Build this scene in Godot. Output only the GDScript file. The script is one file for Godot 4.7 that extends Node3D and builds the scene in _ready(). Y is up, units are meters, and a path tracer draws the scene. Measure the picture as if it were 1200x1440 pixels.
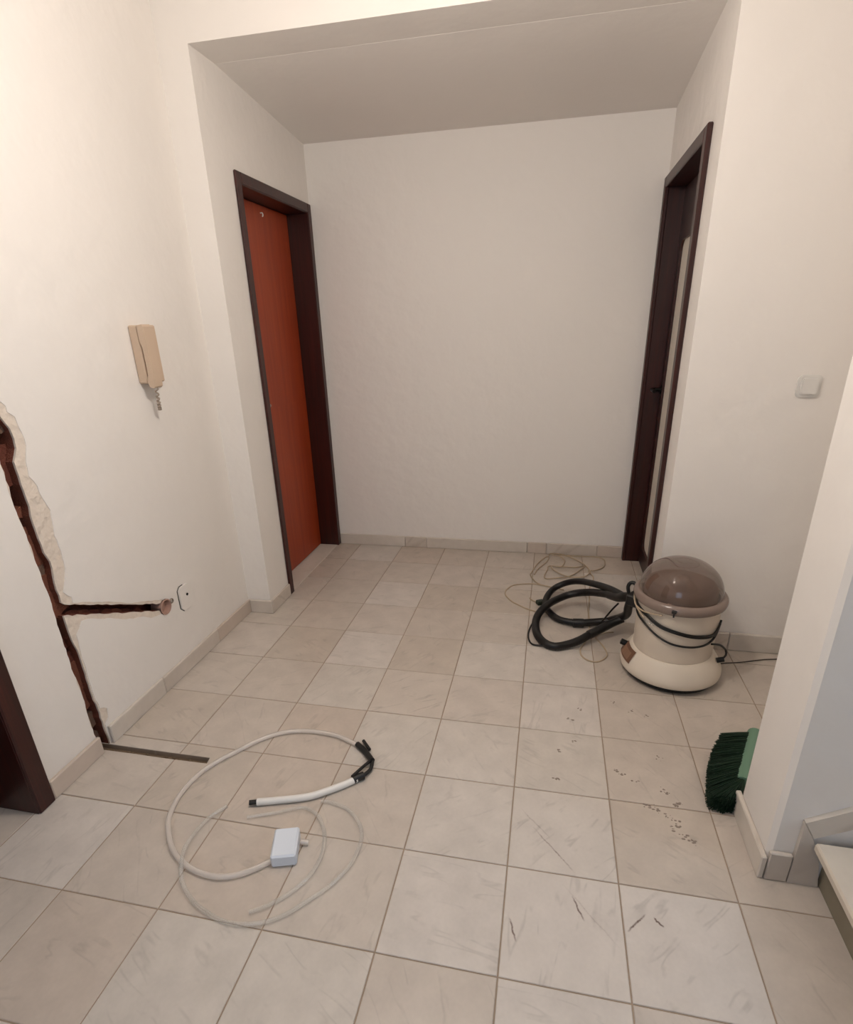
extends Node3D
# Bare hallway under renovation. Metres, y up, floor at y = 0, camera looks towards -z.

const T := 0.3            # marble floor tile
var M := {}               # materials
var rng := RandomNumberGenerator.new()
var used := {}

# ---------------------------------------------------------------- naming
func numbered(called: String) -> String:
	if not used.has(called):
		used[called] = 0
		return called
	used[called] += 1
	return "%s_%03d" % [called, used[called]]

func tag(o: Node, label: String, category: String, group := "", kind := "") -> void:
	if label != "": o.set_meta("label", label)
	if category != "": o.set_meta("category", category)
	if group != "": o.set_meta("group", group)
	if kind != "": o.set_meta("kind", kind)

func base(called: String, at: Vector3, label: String, category: String, kind := "", group := "") -> Node3D:
	var o := Node3D.new()
	o.name = numbered(called)
	o.position = at
	add_child(o)
	tag(o, label, category, group, kind)
	return o

# commits a SurfaceTool whose points are in world metres as ONE mesh under parent
func put(called: String, st: SurfaceTool, mat: Material, parent: Node3D = self, label := "") -> MeshInstance3D:
	var o := MeshInstance3D.new()
	o.name = numbered(called) if parent == self else called
	o.mesh = st.commit()
	o.material_override = mat
	o.cast_shadow = GeometryInstance3D.SHADOW_CASTING_SETTING_ON
	parent.add_child(o, true)
	if parent != self:
		var p: Vector3 = Vector3.ZERO
		var n: Node = parent
		while n != self:
			p += (n as Node3D).position
			n = n.get_parent()
		o.position = -p
	if label != "": o.set_meta("label", label)
	return o

# ---------------------------------------------------------------- shapes
func mb() -> SurfaceTool:
	var st := SurfaceTool.new()
	st.begin(Mesh.PRIMITIVE_TRIANGLES)
	return st

func planar(p: Vector3, n: Vector3) -> Vector2:
	var a := n.abs()
	if a.y >= a.x and a.y >= a.z: return Vector2(p.x, p.z)
	if a.x >= a.z: return Vector2(p.z, -p.y)
	return Vector2(p.x, -p.y)

func tri(st: SurfaceTool, a: Vector3, b: Vector3, c: Vector3, n: Vector3) -> void:
	var pts := [a, b, c]
	if (b - a).cross(c - a).dot(n) > 0.0: pts = [a, c, b]
	for p: Vector3 in pts:
		st.set_normal(n)
		st.set_uv(planar(p, n))
		st.add_vertex(p)

func quad(st: SurfaceTool, a: Vector3, b: Vector3, c: Vector3, d: Vector3, n: Vector3) -> void:
	tri(st, a, b, c, n)
	tri(st, a, c, d, n)

# box with chamfered edges
func box(st: SurfaceTool, lo: Vector3, hi: Vector3, bevel := 0.003) -> void:
	var c := (lo + hi) / 2.0
	var h := (hi - lo) / 2.0
	var b: float = min(bevel, min(h.x, min(h.y, h.z)) * 0.9)
	obox(st, Transform3D(Basis.IDENTITY, c), h, b)

func obox(st: SurfaceTool, t: Transform3D, h: Vector3, b: float) -> void:
	var g := h - Vector3(b, b, b)
	for ax in 3:
		var u := (ax + 1) % 3
		var v := (ax + 2) % 3
		for s in [-1.0, 1.0]:
			var n := Vector3.ZERO
			n[ax] = s
			var q := []
			for k in [[-1, -1], [1, -1], [1, 1], [-1, 1]]:
				var p := Vector3.ZERO
				p[ax] = s * h[ax]
				p[u] = k[0] * g[u]
				p[v] = k[1] * g[v]
				q.append(t * p)
			quad(st, q[0], q[1], q[2], q[3], (t.basis * n).normalized())
			for s2 in [-1.0, 1.0]:      # chamfers between +-ax and +-u
				var n2 := Vector3.ZERO
				n2[ax] = s
				n2[u] = s2
				var e := []
				for k in [[0, -1], [0, 1], [1, 1], [1, -1]]:
					var p := Vector3.ZERO
					p[ax] = s * (h[ax] if k[0] == 0 else g[ax])
					p[u] = s2 * (g[u] if k[0] == 0 else h[u])
					p[v] = k[1] * g[v]
					e.append(t * p)
				quad(st, e[0], e[1], e[2], e[3], (t.basis * n2).normalized())
	for sx in [-1.0, 1.0]:
		for sy in [-1.0, 1.0]:
			for sz in [-1.0, 1.0]:
				var s := Vector3(sx, sy, sz)
				tri(st, t * (s * Vector3(h.x, g.y, g.z)), t * (s * Vector3(g.x, h.y, g.z)), t * (s * Vector3(g.x, g.y, h.z)), (t.basis * s).normalized())

# polygon in a plane (map: 2D -> 3D), pushed by "depth" along -n from its face; caps and sides
func prism(st: SurfaceTool, poly: PackedVector2Array, o: Vector3, ux: Vector3, uy: Vector3, n: Vector3, depth: float) -> void:
	var idx := Geometry2D.triangulate_polygon(poly)
	if idx.is_empty():
		push_warning("polygon not triangulated")
		return
	for k in range(0, idx.size(), 3):
		var w := []
		for j in 3:
			var p := poly[idx[k + j]]
			w.append(o + ux * p.x + uy * p.y)
		tri(st, w[0], w[1], w[2], n)
		tri(st, w[0] - n * depth, w[1] - n * depth, w[2] - n * depth, -n)
	var turn := -1.0 if Geometry2D.is_polygon_clockwise(poly) else 1.0
	for k in poly.size():
		var a := poly[k]
		var b := poly[(k + 1) % poly.size()]
		var d := b - a
		if d.length() < 1e-6: continue
		var m2 := Vector2(d.y, -d.x).normalized() * turn
		var pa := o + ux * a.x + uy * a.y
		var pb := o + ux * b.x + uy * b.y
		quad(st, pa, pb, pb - n * depth, pa - n * depth, (ux * m2.x + uy * m2.y).normalized())

# surface of revolution round a vertical axis; profile is (radius, height)
func lathe(st: SurfaceTool, at: Vector3, prof: Array, segs := 56, axis := Basis.IDENTITY) -> void:
	var nrm := []
	for k in prof.size():
		var a: Vector2 = prof[max(k - 1, 0)]
		var b: Vector2 = prof[min(k + 1, prof.size() - 1)]
		var d := b - a
		nrm.append(Vector2(d.y, -d.x).normalized() if d.length() > 1e-9 else Vector2(0, 1))
	for k in prof.size() - 1:
		var p: Vector2 = prof[k]
		var q: Vector2 = prof[k + 1]
		var np: Vector2 = nrm[k]
		var nq: Vector2 = nrm[k + 1]
		for i in segs:
			var a0 := TAU * i / segs
			var a1 := TAU * (i + 1) / segs
			var v := [_ring(at, p, a0, axis), _ring(at, p, a1, axis), _ring(at, q, a1, axis), _ring(at, q, a0, axis)]
			var w := [_ringn(np, a0, axis), _ringn(np, a1, axis), _ringn(nq, a1, axis), _ringn(nq, a0, axis)]
			var uv := [Vector2(a0 / TAU, p.y), Vector2(a1 / TAU, p.y), Vector2(a1 / TAU, q.y), Vector2(a0 / TAU, q.y)]
			for t3 in [[0, 1, 2], [0, 2, 3]]:
				if (v[t3[1]] - v[t3[0]]).cross(v[t3[2]] - v[t3[0]]).length() < 1e-12: continue
				smooth_tri(st, v, w, uv, t3)

func _ring(at: Vector3, p: Vector2, a: float, axis: Basis) -> Vector3:
	return at + axis * Vector3(p.x * cos(a), p.y, p.x * sin(a))

func _ringn(n: Vector2, a: float, axis: Basis) -> Vector3:
	return (axis * Vector3(n.x * cos(a), n.y, n.x * sin(a))).normalized()

func smooth_tri(st: SurfaceTool, v: Array, w: Array, uv: Array, t3: Array) -> void:
	var o := t3
	var n: Vector3 = w[t3[0]] + w[t3[1]] + w[t3[2]]
	if (v[t3[1]] - v[t3[0]]).cross(v[t3[2]] - v[t3[0]]).dot(n) > 0.0: o = [t3[0], t3[2], t3[1]]
	for j in o:
		st.set_normal(w[j])
		st.set_uv(uv[j])
		st.add_vertex(v[j])

func spline(pts: Array, step := 0.01, closed := false) -> Array:
	var out := []
	var n := pts.size()
	var last := n if closed else n - 1
	for k in last:
		var p0: Vector3 = pts[(k - 1 + n) % n] if (closed or k > 0) else pts[k]
		var p1: Vector3 = pts[k]
		var p2: Vector3 = pts[(k + 1) % n]
		var p3: Vector3 = pts[(k + 2) % n] if (closed or k + 2 < n) else p2
		var cnt: int = max(1, int(p1.distance_to(p2) / step))
		for i in cnt:
			out.append(p1.cubic_interpolate(p2, p0, p3, float(i) / cnt))
	if not closed: out.append(pts[n - 1])
	return out

# tube along a path; rib > 0 makes it corrugated
func tube(st: SurfaceTool, pts: Array, r: float, sides := 10, step := 0.01, rib := 0.0, pitch := 0.01, r_end := -1.0) -> void:
	var c := spline(pts, step)
	var n := c.size()
	var rings := []
	var nors := []
	var side := Vector3.ZERO
	var run := 0.0
	for k in n:
		var d: Vector3 = (c[min(k + 1, n - 1)] - c[max(k - 1, 0)]).normalized()
		if side == Vector3.ZERO:
			side = d.cross(Vector3.UP if abs(d.y) < 0.9 else Vector3.RIGHT).normalized()
		side = (side - d * side.dot(d)).normalized()
		var up := side.cross(d).normalized()
		if k > 0: run += c[k].distance_to(c[k - 1])
		var rr := r if r_end < 0.0 else lerpf(r, r_end, float(k) / max(n - 1, 1))
		if rib > 0.0: rr *= 1.0 + rib * sin(TAU * run / pitch)
		var ring := []
		var nor := []
		for i in sides:
			var a := TAU * i / sides
			var o := side * cos(a) + up * sin(a)
			ring.append(c[k] + o * rr)
			nor.append(o)
		rings.append(ring)
		nors.append(nor)
	for k in n - 1:
		for i in sides:
			var j := (i + 1) % sides
			var v := [rings[k][i], rings[k][j], rings[k + 1][j], rings[k + 1][i]]
			var w := [nors[k][i], nors[k][j], nors[k + 1][j], nors[k + 1][i]]
			var uv := [Vector2(0, 0), Vector2(1, 0), Vector2(1, 1), Vector2(0, 1)]
			smooth_tri(st, v, w, uv, [0, 1, 2])
			smooth_tri(st, v, w, uv, [0, 2, 3])
	for e in [[0, 1], [n - 1, n - 2]]:
		var nn: Vector3 = (c[e[0]] - c[e[1]]).normalized()
		for i in sides:
			tri(st, c[e[0]], rings[e[0]][i], rings[e[0]][(i + 1) % sides], nn)

func ellipsoid(st: SurfaceTool, at: Vector3, r: Vector3, segs := 16, rows := 10) -> void:
	for k in rows:
		for i in segs:
			var v := []
			var w := []
			var uv := []
			for q in [[k, i], [k, i + 1], [k + 1, i + 1], [k + 1, i]]:
				var la: float = PI * q[0] / rows
				var lo: float = TAU * q[1] / segs
				var d := Vector3(sin(la) * cos(lo), cos(la), sin(la) * sin(lo))
				v.append(at + d * r)
				w.append((d / r).normalized())
				uv.append(Vector2(lo, la))
			if k < rows - 1: smooth_tri(st, v, w, uv, [0, 2, 3])
			if k > 0: smooth_tri(st, v, w, uv, [0, 1, 2])

# ---------------------------------------------------------------- materials
func plain(c: Color, rough := 0.7, metal := 0.0) -> StandardMaterial3D:
	var m := StandardMaterial3D.new()
	m.albedo_color = c
	m.roughness = rough
	m.metallic = metal
	return m

func noise(sd: int, freq: float, oct := 4) -> FastNoiseLite:
	var n := FastNoiseLite.new()
	n.seed = sd
	n.noise_type = FastNoiseLite.TYPE_SIMPLEX_SMOOTH
	n.frequency = freq
	n.fractal_type = FastNoiseLite.FRACTAL_FBM
	n.fractal_octaves = oct
	return n

func bumpy(m: StandardMaterial3D, sd: int, freq: float, strength: float, scale: float, oct := 4) -> StandardMaterial3D:
	var t := NoiseTexture2D.new()
	t.width = 512
	t.height = 512
	t.seamless = true
	t.noise = noise(sd, freq, oct)
	t.as_normal_map = true
	t.bump_strength = strength
	m.normal_enabled = true
	m.normal_texture = t
	m.uv1_triplanar = true
	m.uv1_world_triplanar = true
	m.uv1_scale = Vector3.ONE * scale
	return m

func marble_image(sd: int, tone: Color, dark: Color, vein: float, cloud: float, marks: Array = []) -> Image:
	var sz := 224
	var im := Image.create(sz, sz, true, Image.FORMAT_RGB8)
	var a := noise(sd, 0.011, 4)
	var b := noise(sd + 50, 0.016, 3)
	var c := noise(sd + 90, 0.09, 3)
	var ang := 0.6 + 0.5 * sin(sd * 1.7)
	var dx := cos(ang)
	var dy := sin(ang)
	for y in sz:
		for x in sz:
			var u := x * dx + y * dy
			var w := -x * dy + y * dx
			var cl := a.get_noise_2d(x, y) * 0.5 + 0.5
			var r: float = abs(b.get_noise_2d(u * 1.1, w * 0.22))
			var ve: float = clampf(1.0 - r * 9.0, 0.0, 1.0) * clampf(a.get_noise_2d(x + 300, y) * 2.6 + 0.1, 0.0, 1.0)
			var f := c.get_noise_2d(x, y)
			var k := clampf(cl * cloud + ve * vein + f * 0.06, 0.0, 1.0)
			im.set_pixel(x, y, tone.lerp(dark, k))
	for m in marks:                     # a dark natural vein of the stone: [from, to, strength]
		var p: Vector2 = m[0]
		var q: Vector2 = m[1]
		var n := 90
		for i in n:
			var t := float(i) / n
			var at := p.lerp(q, t) * sz + Vector2(c.get_noise_2d(i * 0.35, sd), c.get_noise_2d(sd, i * 0.35)) * 2.2
			var s: float = m[2] * sin(PI * t) * (0.35 + 0.9 * abs(c.get_noise_2d(i * 0.9, 7.0)))
			for oy in range(-1, 2):
				for ox in range(-1, 2):
					var px := int(at.x) + ox
					var py := int(at.y) + oy
					if px >= 0 and py >= 0 and px < sz and py < sz:
						var g := s * (1.0 if ox == 0 and oy == 0 else 0.45)
						im.set_pixel(px, py, im.get_pixel(px, py).lerp(Color(0.40, 0.33, 0.30), clampf(g, 0.0, 0.75)))
	im.generate_mipmaps()
	return im

func marble(sd: int, tone: Color, dark: Color, vein: float, cloud: float, rough: float, marks: Array = []) -> StandardMaterial3D:
	var m := StandardMaterial3D.new()
	m.albedo_texture = ImageTexture.create_from_image(marble_image(sd, tone, dark, vein, cloud, marks))
	m.roughness = rough
	m.metallic_specular = 0.45
	return m

func wood(sd: int, a: Color, b: Color, rough: float) -> StandardMaterial3D:
	var w := 192
	var h := 192
	var im := Image.create(w, h, true, Image.FORMAT_RGB8)
	var n1 := noise(sd, 0.02, 3)
	var n2 := noise(sd + 9, 0.22, 2)
	for y in h:
		for x in w:
			var g := 0.5 + 0.55 * n1.get_noise_2d(x * 2.2, y * 0.22) + 0.35 * n2.get_noise_2d(x * 1.4, y * 0.06)
			im.set_pixel(x, y, a.lerp(b, clampf(g, 0.0, 1.0)))
	im.generate_mipmaps()
	var m := StandardMaterial3D.new()
	m.albedo_texture = ImageTexture.create_from_image(im)
	m.uv1_scale = Vector3(2.4, 1.0, 1.0)
	m.roughness = rough
	return m

func make_materials() -> void:
	M.wall = bumpy(plain(Color(0.925, 0.905, 0.882), 0.62), 3, 0.012, 1.6, 0.9)
	M.ceiling = bumpy(plain(Color(0.925, 0.905, 0.882), 0.8), 5, 0.012, 0.7, 0.7)
	M.plaster = bumpy(plain(Color(0.875, 0.825, 0.77), 0.95), 7, 0.03, 4.0, 1.6)
	M.brick_a = bumpy(plain(Color(0.50, 0.30, 0.225), 0.95), 11, 0.08, 8.0, 5.0)
	M.brick_b = bumpy(plain(Color(0.42, 0.225, 0.165), 0.95), 12, 0.08, 8.0, 5.0)
	M.brick_c = bumpy(plain(Color(0.46, 0.36, 0.30), 0.95), 13, 0.08, 8.0, 5.0)
	M.brick_core = bumpy(plain(Color(0.47, 0.265, 0.20), 1.0), 14, 0.08, 8.0, 4.0)
	M.screed = bumpy(plain(Color(0.52, 0.44, 0.36), 1.0), 15, 0.09, 9.0, 5.0)
	M.grout = plain(Color(0.63, 0.56, 0.49), 0.95)
	M.skirt = []
	for k in 3:
		M.skirt.append(marble(300 + k, [Color(0.86, 0.83, 0.79), Color(0.84, 0.805, 0.765), Color(0.83, 0.775, 0.725)][k], Color(0.66, 0.61, 0.56), 0.3, 0.4, 0.4))
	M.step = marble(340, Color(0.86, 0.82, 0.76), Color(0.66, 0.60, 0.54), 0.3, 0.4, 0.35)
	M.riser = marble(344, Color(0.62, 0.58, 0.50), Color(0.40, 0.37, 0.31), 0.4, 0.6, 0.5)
	M.frame = wood(21, Color(0.255, 0.085, 0.055), Color(0.15, 0.045, 0.03), 0.38)
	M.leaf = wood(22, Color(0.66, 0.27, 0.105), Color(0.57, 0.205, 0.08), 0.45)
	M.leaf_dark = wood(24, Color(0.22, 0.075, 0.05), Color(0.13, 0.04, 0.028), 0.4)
	M.white_plastic = plain(Color(0.90, 0.89, 0.87), 0.35)
	M.switch_white = plain(Color(0.88, 0.87, 0.85), 0.25)
	M.beige_plastic = plain(Color(0.79, 0.70, 0.61), 0.5)
	M.black = plain(Color(0.035, 0.03, 0.028), 0.45)
	M.hose = plain(Color(0.045, 0.038, 0.034), 0.42)
	M.cable = plain(Color(0.72, 0.645, 0.545), 0.55)
	M.cream = plain(Color(0.84, 0.79, 0.725), 0.42)
	M.cream_base = plain(Color(0.86, 0.815, 0.75), 0.4)
	M.metal = plain(Color(0.62, 0.58, 0.54), 0.3, 0.9)
	M.dark_metal = plain(Color(0.10, 0.085, 0.075), 0.35, 0.6)

# ---------------------------------------------------------------- setting
const XL := -1.49         # left wall face
const XA := -1.36         # left wall of the alcove
const XR := 0.565         # right wall of the alcove
const ZB := -2.085        # back wall of the alcove
const ZF := -1.02         # plane of the beam, the pilaster and the switch wall
const HB := 2.408         # underside of the beam
const HC := 2.78          # ceiling of the hall

func strip_x(called: String, label: String, x: float, out: float, zs: Array, h: float) -> void:      # skirting along z
	var b := base(called, Vector3(x, 0, zs[0]), label, "skirting", "structure")
	for k in zs.size() - 1:
		var st := mb()
		var lo := Vector3(min(x, x + out), 0.0, min(zs[k], zs[k + 1]) + 0.001)
		var hi := Vector3(max(x, x + out), h + 0.002 * ((k * 7) % 3 - 1), max(zs[k], zs[k + 1]) - 0.001)
		box(st, lo, hi, 0.003)
		put("marble_strip", st, M.skirt[(k * 2 + called.length()) % 3], b)

func strip_z(called: String, label: String, z: float, out: float, xs: Array, h: float, tones: Array = []) -> void:
	var b := base(called, Vector3(xs[0], 0, z), label, "skirting", "structure")
	for k in xs.size() - 1:
		var st := mb()
		box(st, Vector3(xs[k] + 0.001, 0.0, min(z, z + out)), Vector3(xs[k + 1] - 0.001, h, max(z, z + out)), 0.003)
		put("marble_strip", st, M.skirt[tones[k] if tones.size() > k else (k + 1) % 3], b)

# ragged outline: extra points with a little jitter
func ragged(pts: Array, step: float, amount: float) -> Array:
	var out := []
	for k in pts.size() - 1:
		var a: Vector2 = pts[k]
		var b: Vector2 = pts[k + 1]
		var n: int = max(1, int(a.distance_to(b) / step))
		var side := (b - a).orthogonal().normalized()
		for i in n:
			var j := 0.0 if i == 0 else rng.randf_range(-amount, amount)
			out.append(a.lerp(b, float(i) / n) + side * j)
	out.append(pts[pts.size() - 1])
	return out

func cut(poly: Array, hole: PackedVector2Array) -> Array:
	var out := []
	for p in poly:
		for q in Geometry2D.clip_polygons(p, hole):
			if not Geometry2D.is_polygon_clockwise(q): out.append(q)
			else: push_warning("hole in wall polygon")
	return out

func build_left_wall() -> void:
	var wall := base("wall_left", Vector3(XL, 0, 1.0), "long white plastered wall on the left with a chiselled cable chase down to the floor", "wall", "structure")
	# chase outline in (z, y)
	var near_edge := [Vector2(0.135, 1.42), Vector2(0.134, 1.20), Vector2(0.131, 1.072), Vector2(0.127, 1.005), Vector2(0.131, 0.946), Vector2(0.126, 0.895), Vector2(0.122, 0.837), Vector2(0.116, 0.703), Vector2(0.111, 0.655), Vector2(0.112, 0.595), Vector2(0.114, 0.541), Vector2(0.112, 0.426), Vector2(0.113, 0.370), Vector2(0.104, 0.268), Vector2(0.107, 0.174), Vector2(0.106, 0.088), Vector2(0.089, -0.06)]
	var far_low := [Vector2(0.050, -0.06), Vector2(0.059, 0.162), Vector2(0.065, 0.225), Vector2(0.065, 0.315), Vector2(0.067, 0.392), Vector2(0.078, 0.461), Vector2(0.081, 0.553)]
	var branch_low := [Vector2(0.081, 0.553), Vector2(-0.066, 0.485), Vector2(-0.185, 0.425), Vector2(-0.378, 0.336)]
	var branch_top := [Vector2(-0.384, 0.364), Vector2(-0.196, 0.456), Vector2(0.065, 0.588), Vector2(0.075, 0.600)]
	var far_high := [Vector2(0.075, 0.600), Vector2(0.076, 0.672), Vector2(0.069, 0.744), Vector2(0.081, 0.780), Vector2(0.084, 0.829), Vector2(0.086, 0.875), Vector2(0.081, 0.930), Vector2(0.084, 0.979), Vector2(0.085, 1.025), Vector2(0.087, 1.070), Vector2(0.066, 1.106), Vector2(0.067, 1.164), Vector2(0.085, 1.20), Vector2(0.088, 1.42)]
	var groove := PackedVector2Array(ragged(near_edge, 0.02, 0.003) + ragged(far_low, 0.02, 0.002) + ragged(branch_low, 0.02, 0.003) + ragged(branch_top, 0.02, 0.002) + ragged(far_high, 0.02, 0.003))
	var chip_edge := [Vector2(0.145, 1.46), Vector2(0.12, 1.32), Vector2(0.074, 1.244), Vector2(0.061, 1.228), Vector2(0.062, 1.212), Vector2(0.042, 1.195), Vector2(0.040, 1.172), Vector2(0.035, 1.147), Vector2(0.033, 1.108), Vector2(0.050, 1.062), Vector2(0.055, 1.020), Vector2(0.036, 0.983), Vector2(0.031, 0.945), Vector2(0.016, 0.901), Vector2(0.022, 0.853), Vector2(0.028, 0.819), Vector2(0.021, 0.762), Vector2(0.025, 0.700), Vector2(0.043, 0.657), Vector2(0.058, 0.630), Vector2(0.033, 0.600), Vector2(0.035, 0.580), Vector2(-0.133, 0.498), Vector2(-0.197, 0.461), Vector2(-0.318, 0.410), Vector2(-0.384, 0.386), Vector2(-0.380, 0.322), Vector2(-0.298, 0.343), Vector2(-0.277, 0.358), Vector2(-0.232, 0.382), Vector2(-0.207, 0.388), Vector2(-0.135, 0.427), Vector2(-0.023, 0.489), Vector2(0.022, 0.503), Vector2(0.057, 0.468), Vector2(0.060, 0.400), Vector2(0.062, 0.315), Vector2(0.061, 0.225), Vector2(0.054, 0.162), Vector2(0.024, 0.139), Vector2(0.030, 0.104), Vector2(0.052, 0.088), Vector2(0.047, -0.06), Vector2(0.090, -0.06), Vector2(0.108, 0.088), Vector2(0.109, 0.174), Vector2(0.106, 0.268), Vector2(0.115, 0.370), Vector2(0.114, 0.426), Vector2(0.116, 0.541), Vector2(0.114, 0.595), Vector2(0.113, 0.655), Vector2(0.118, 0.703), Vector2(0.124, 0.837), Vector2(0.133, 0.946), Vector2(0.136, 1.20), Vector2(0.145, 1.46)]
	chip_edge.pop_back()
	var chip := PackedVector2Array(ragged(chip_edge, 0.018, 0.0025))
	var frame_z0 := 0.36
	var frame_z1 := 1.22
	var full := PackedVector2Array([Vector2(ZF - 0.05, -0.04), Vector2(3.1, -0.04), Vector2(3.1, HC), Vector2(ZF - 0.05, HC)])
	var door := PackedVector2Array([Vector2(frame_z0, -1), Vector2(frame_z1, -1), Vector2(frame_z1, 2.02), Vector2(frame_z0, 2.02)])
	var body := cut([full], door)
	var disc := PackedVector2Array()
	for k in 20: disc.append(Vector2(-0.39, 0.347) + Vector2(cos(TAU * k / 20), sin(TAU * k / 20)) * 0.034)
	# the box hole overlaps the end of the slanted chase, so that it stays one notch
	var box_hole := disc
	var ux := Vector3(0, 0, 1)
	var uy := Vector3.UP
	var n := Vector3.RIGHT
	var merged_chip := PackedVector2Array(chip)
	for q in Geometry2D.merge_polygons(chip, box_hole):
		if not Geometry2D.is_polygon_clockwise(q) and q.size() >= chip.size() - 40: merged_chip = q
	var merged := PackedVector2Array(groove)
	for q in Geometry2D.merge_polygons(groove, box_hole):
		if not Geometry2D.is_polygon_clockwise(q) and q.size() >= groove.size() - 40: merged = q
	var st := mb()
	for p in cut(body, merged_chip): prism(st, p, Vector3(XL, 0, 0), ux, uy, n, 0.0022)
	put("paint_coat", st, M.wall, wall)
	st = mb()
	for p in cut(body, merged): prism(st, p, Vector3(XL - 0.0022, 0, 0), ux, uy, n, 0.0068)
	put("plaster_coat", st, M.plaster, wall, "bare grey beige plaster showing round the chase")
	st = mb()
	for p in cut(body, merged): prism(st, p, Vector3(XL - 0.009, 0, 0), ux, uy, n, 0.0815)
	put("brick_core", st, M.brick_core, wall, "red clay brick inside the chase")
	st = mb()
	for p in body: prism(st, p, Vector3(XL - 0.0905, 0, 0), ux, uy, n, 0.11)
	put("wall_backing", st, M.brick_core, wall)
	# broken hollow bricks left in the chase: [from y, to y, material, how far their face lies behind the wall face]
	var bits := [[1.20, 1.42, "brick_c", 0.020], [1.165, 1.195, "brick_c", 0.016], [1.080, 1.115, "brick_b", 0.028], [1.010, 1.075, "brick_b", 0.024], [0.908, 0.924, "brick_a", 0.026], [0.842, 0.860, "brick_a", 0.026], [0.745, 0.834, "brick_a", 0.022], [0.700, 0.738, "brick_c", 0.024], [0.652, 0.694, "brick_a", 0.020], [0.560, 0.630, "brick_a", 0.018], [0.437, 0.452, "brick_b", 0.026], [0.370, 0.402, "brick_b", 0.024], [0.262, 0.362, "brick_a", 0.020], [0.178, 0.256, "brick_a", 0.022], [0.096, 0.146, "brick_c", 0.026], [0.034, 0.050, "brick_c", 0.030]]
	for b in bits:
		st = mb()
		var y0: float = b[0]
		var y1: float = b[1]
		var edge := []
		for k in 6: edge.append(Vector2(lerpf(0.030, 0.150, k / 5.0), y0 + rng.randf_range(-0.004, 0.004) - 0.012 * sin(PI * k / 5.0)))
		for k in 6: edge.append(Vector2(lerpf(0.150, 0.030, k / 5.0), y1 + rng.randf_range(-0.004, 0.004) + 0.006 * sin(PI * k / 5.0)))
		for p in Geometry2D.intersect_polygons(PackedVector2Array(edge), groove):
			if p.size() >= 3: prism(st, p, Vector3(XL - b[3] - 0.010, 0, 0), ux, uy, n, 0.078 - b[3])
		put("brick", st, M[b[2]], wall)
	# rubble shell along the lower side of the slanted branch
	for k in 7:
		st = mb()
		var t := 0.10 + k * 0.125
		var c := Vector2(0.06, 0.548).lerp(Vector2(-0.32, 0.362), t)
		var e := PackedVector2Array()
		for j in 9:
			var a := TAU * j / 9
			e.append(c + Vector2(cos(a) * rng.randf_range(0.026, 0.034), sin(a) * rng.randf_range(0.010, 0.015)).rotated(0.46))
		for p in Geometry2D.intersect_polygons(e, groove):
			if p.size() >= 3: prism(st, p, Vector3(XL - 0.030 - 0.004 * (k % 3), 0, 0), ux, uy, n, 0.05)
		put("brick", st, M[["brick_b", "brick_a", "brick_b"][k % 3]], wall)

func door_casing(st: SurfaceTool, x: float, out: float, z0: float, z1: float, top: float, w: float) -> void:
	# two jambs and a head of flat moulding on a wall across x
	var a: float = min(x, x + out)
	var b: float = max(x, x + out)
	box(st, Vector3(a, 0, z0), Vector3(b, top, z0 + w), 0.004)
	box(st, Vector3(a, 0, z1 - w), Vector3(b, top, z1), 0.004)
	box(st, Vector3(a, top - w, z0 + w), Vector3(b, top, z1 - w), 0.004)

func door_lining(st: SurfaceTool, x0: float, x1: float, z0: float, z1: float, top: float, t: float) -> void:
	var a: float = min(x0, x1)
	var b: float = max(x0, x1)
	box(st, Vector3(a, 0, z0), Vector3(b, top, z0 + t), 0.002)
	box(st, Vector3(a, 0, z1 - t), Vector3(b, top, z1), 0.002)
	box(st, Vector3(a, top - t, z0 + t), Vector3(b, top, z1 - t), 0.002)

func lever(st: SurfaceTool, at: Vector3, out: float, along: float) -> void:
	var s: float = sign(out)
	tube(st, [at, at + Vector3(s * 0.006, 0, 0)], 0.024, 20)
	tube(st, [at, at + Vector3(out * 0.8, 0, 0), at + Vector3(out, 0, along * 0.15), at + Vector3(out, 0, along)], 0.009, 12)

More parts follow.
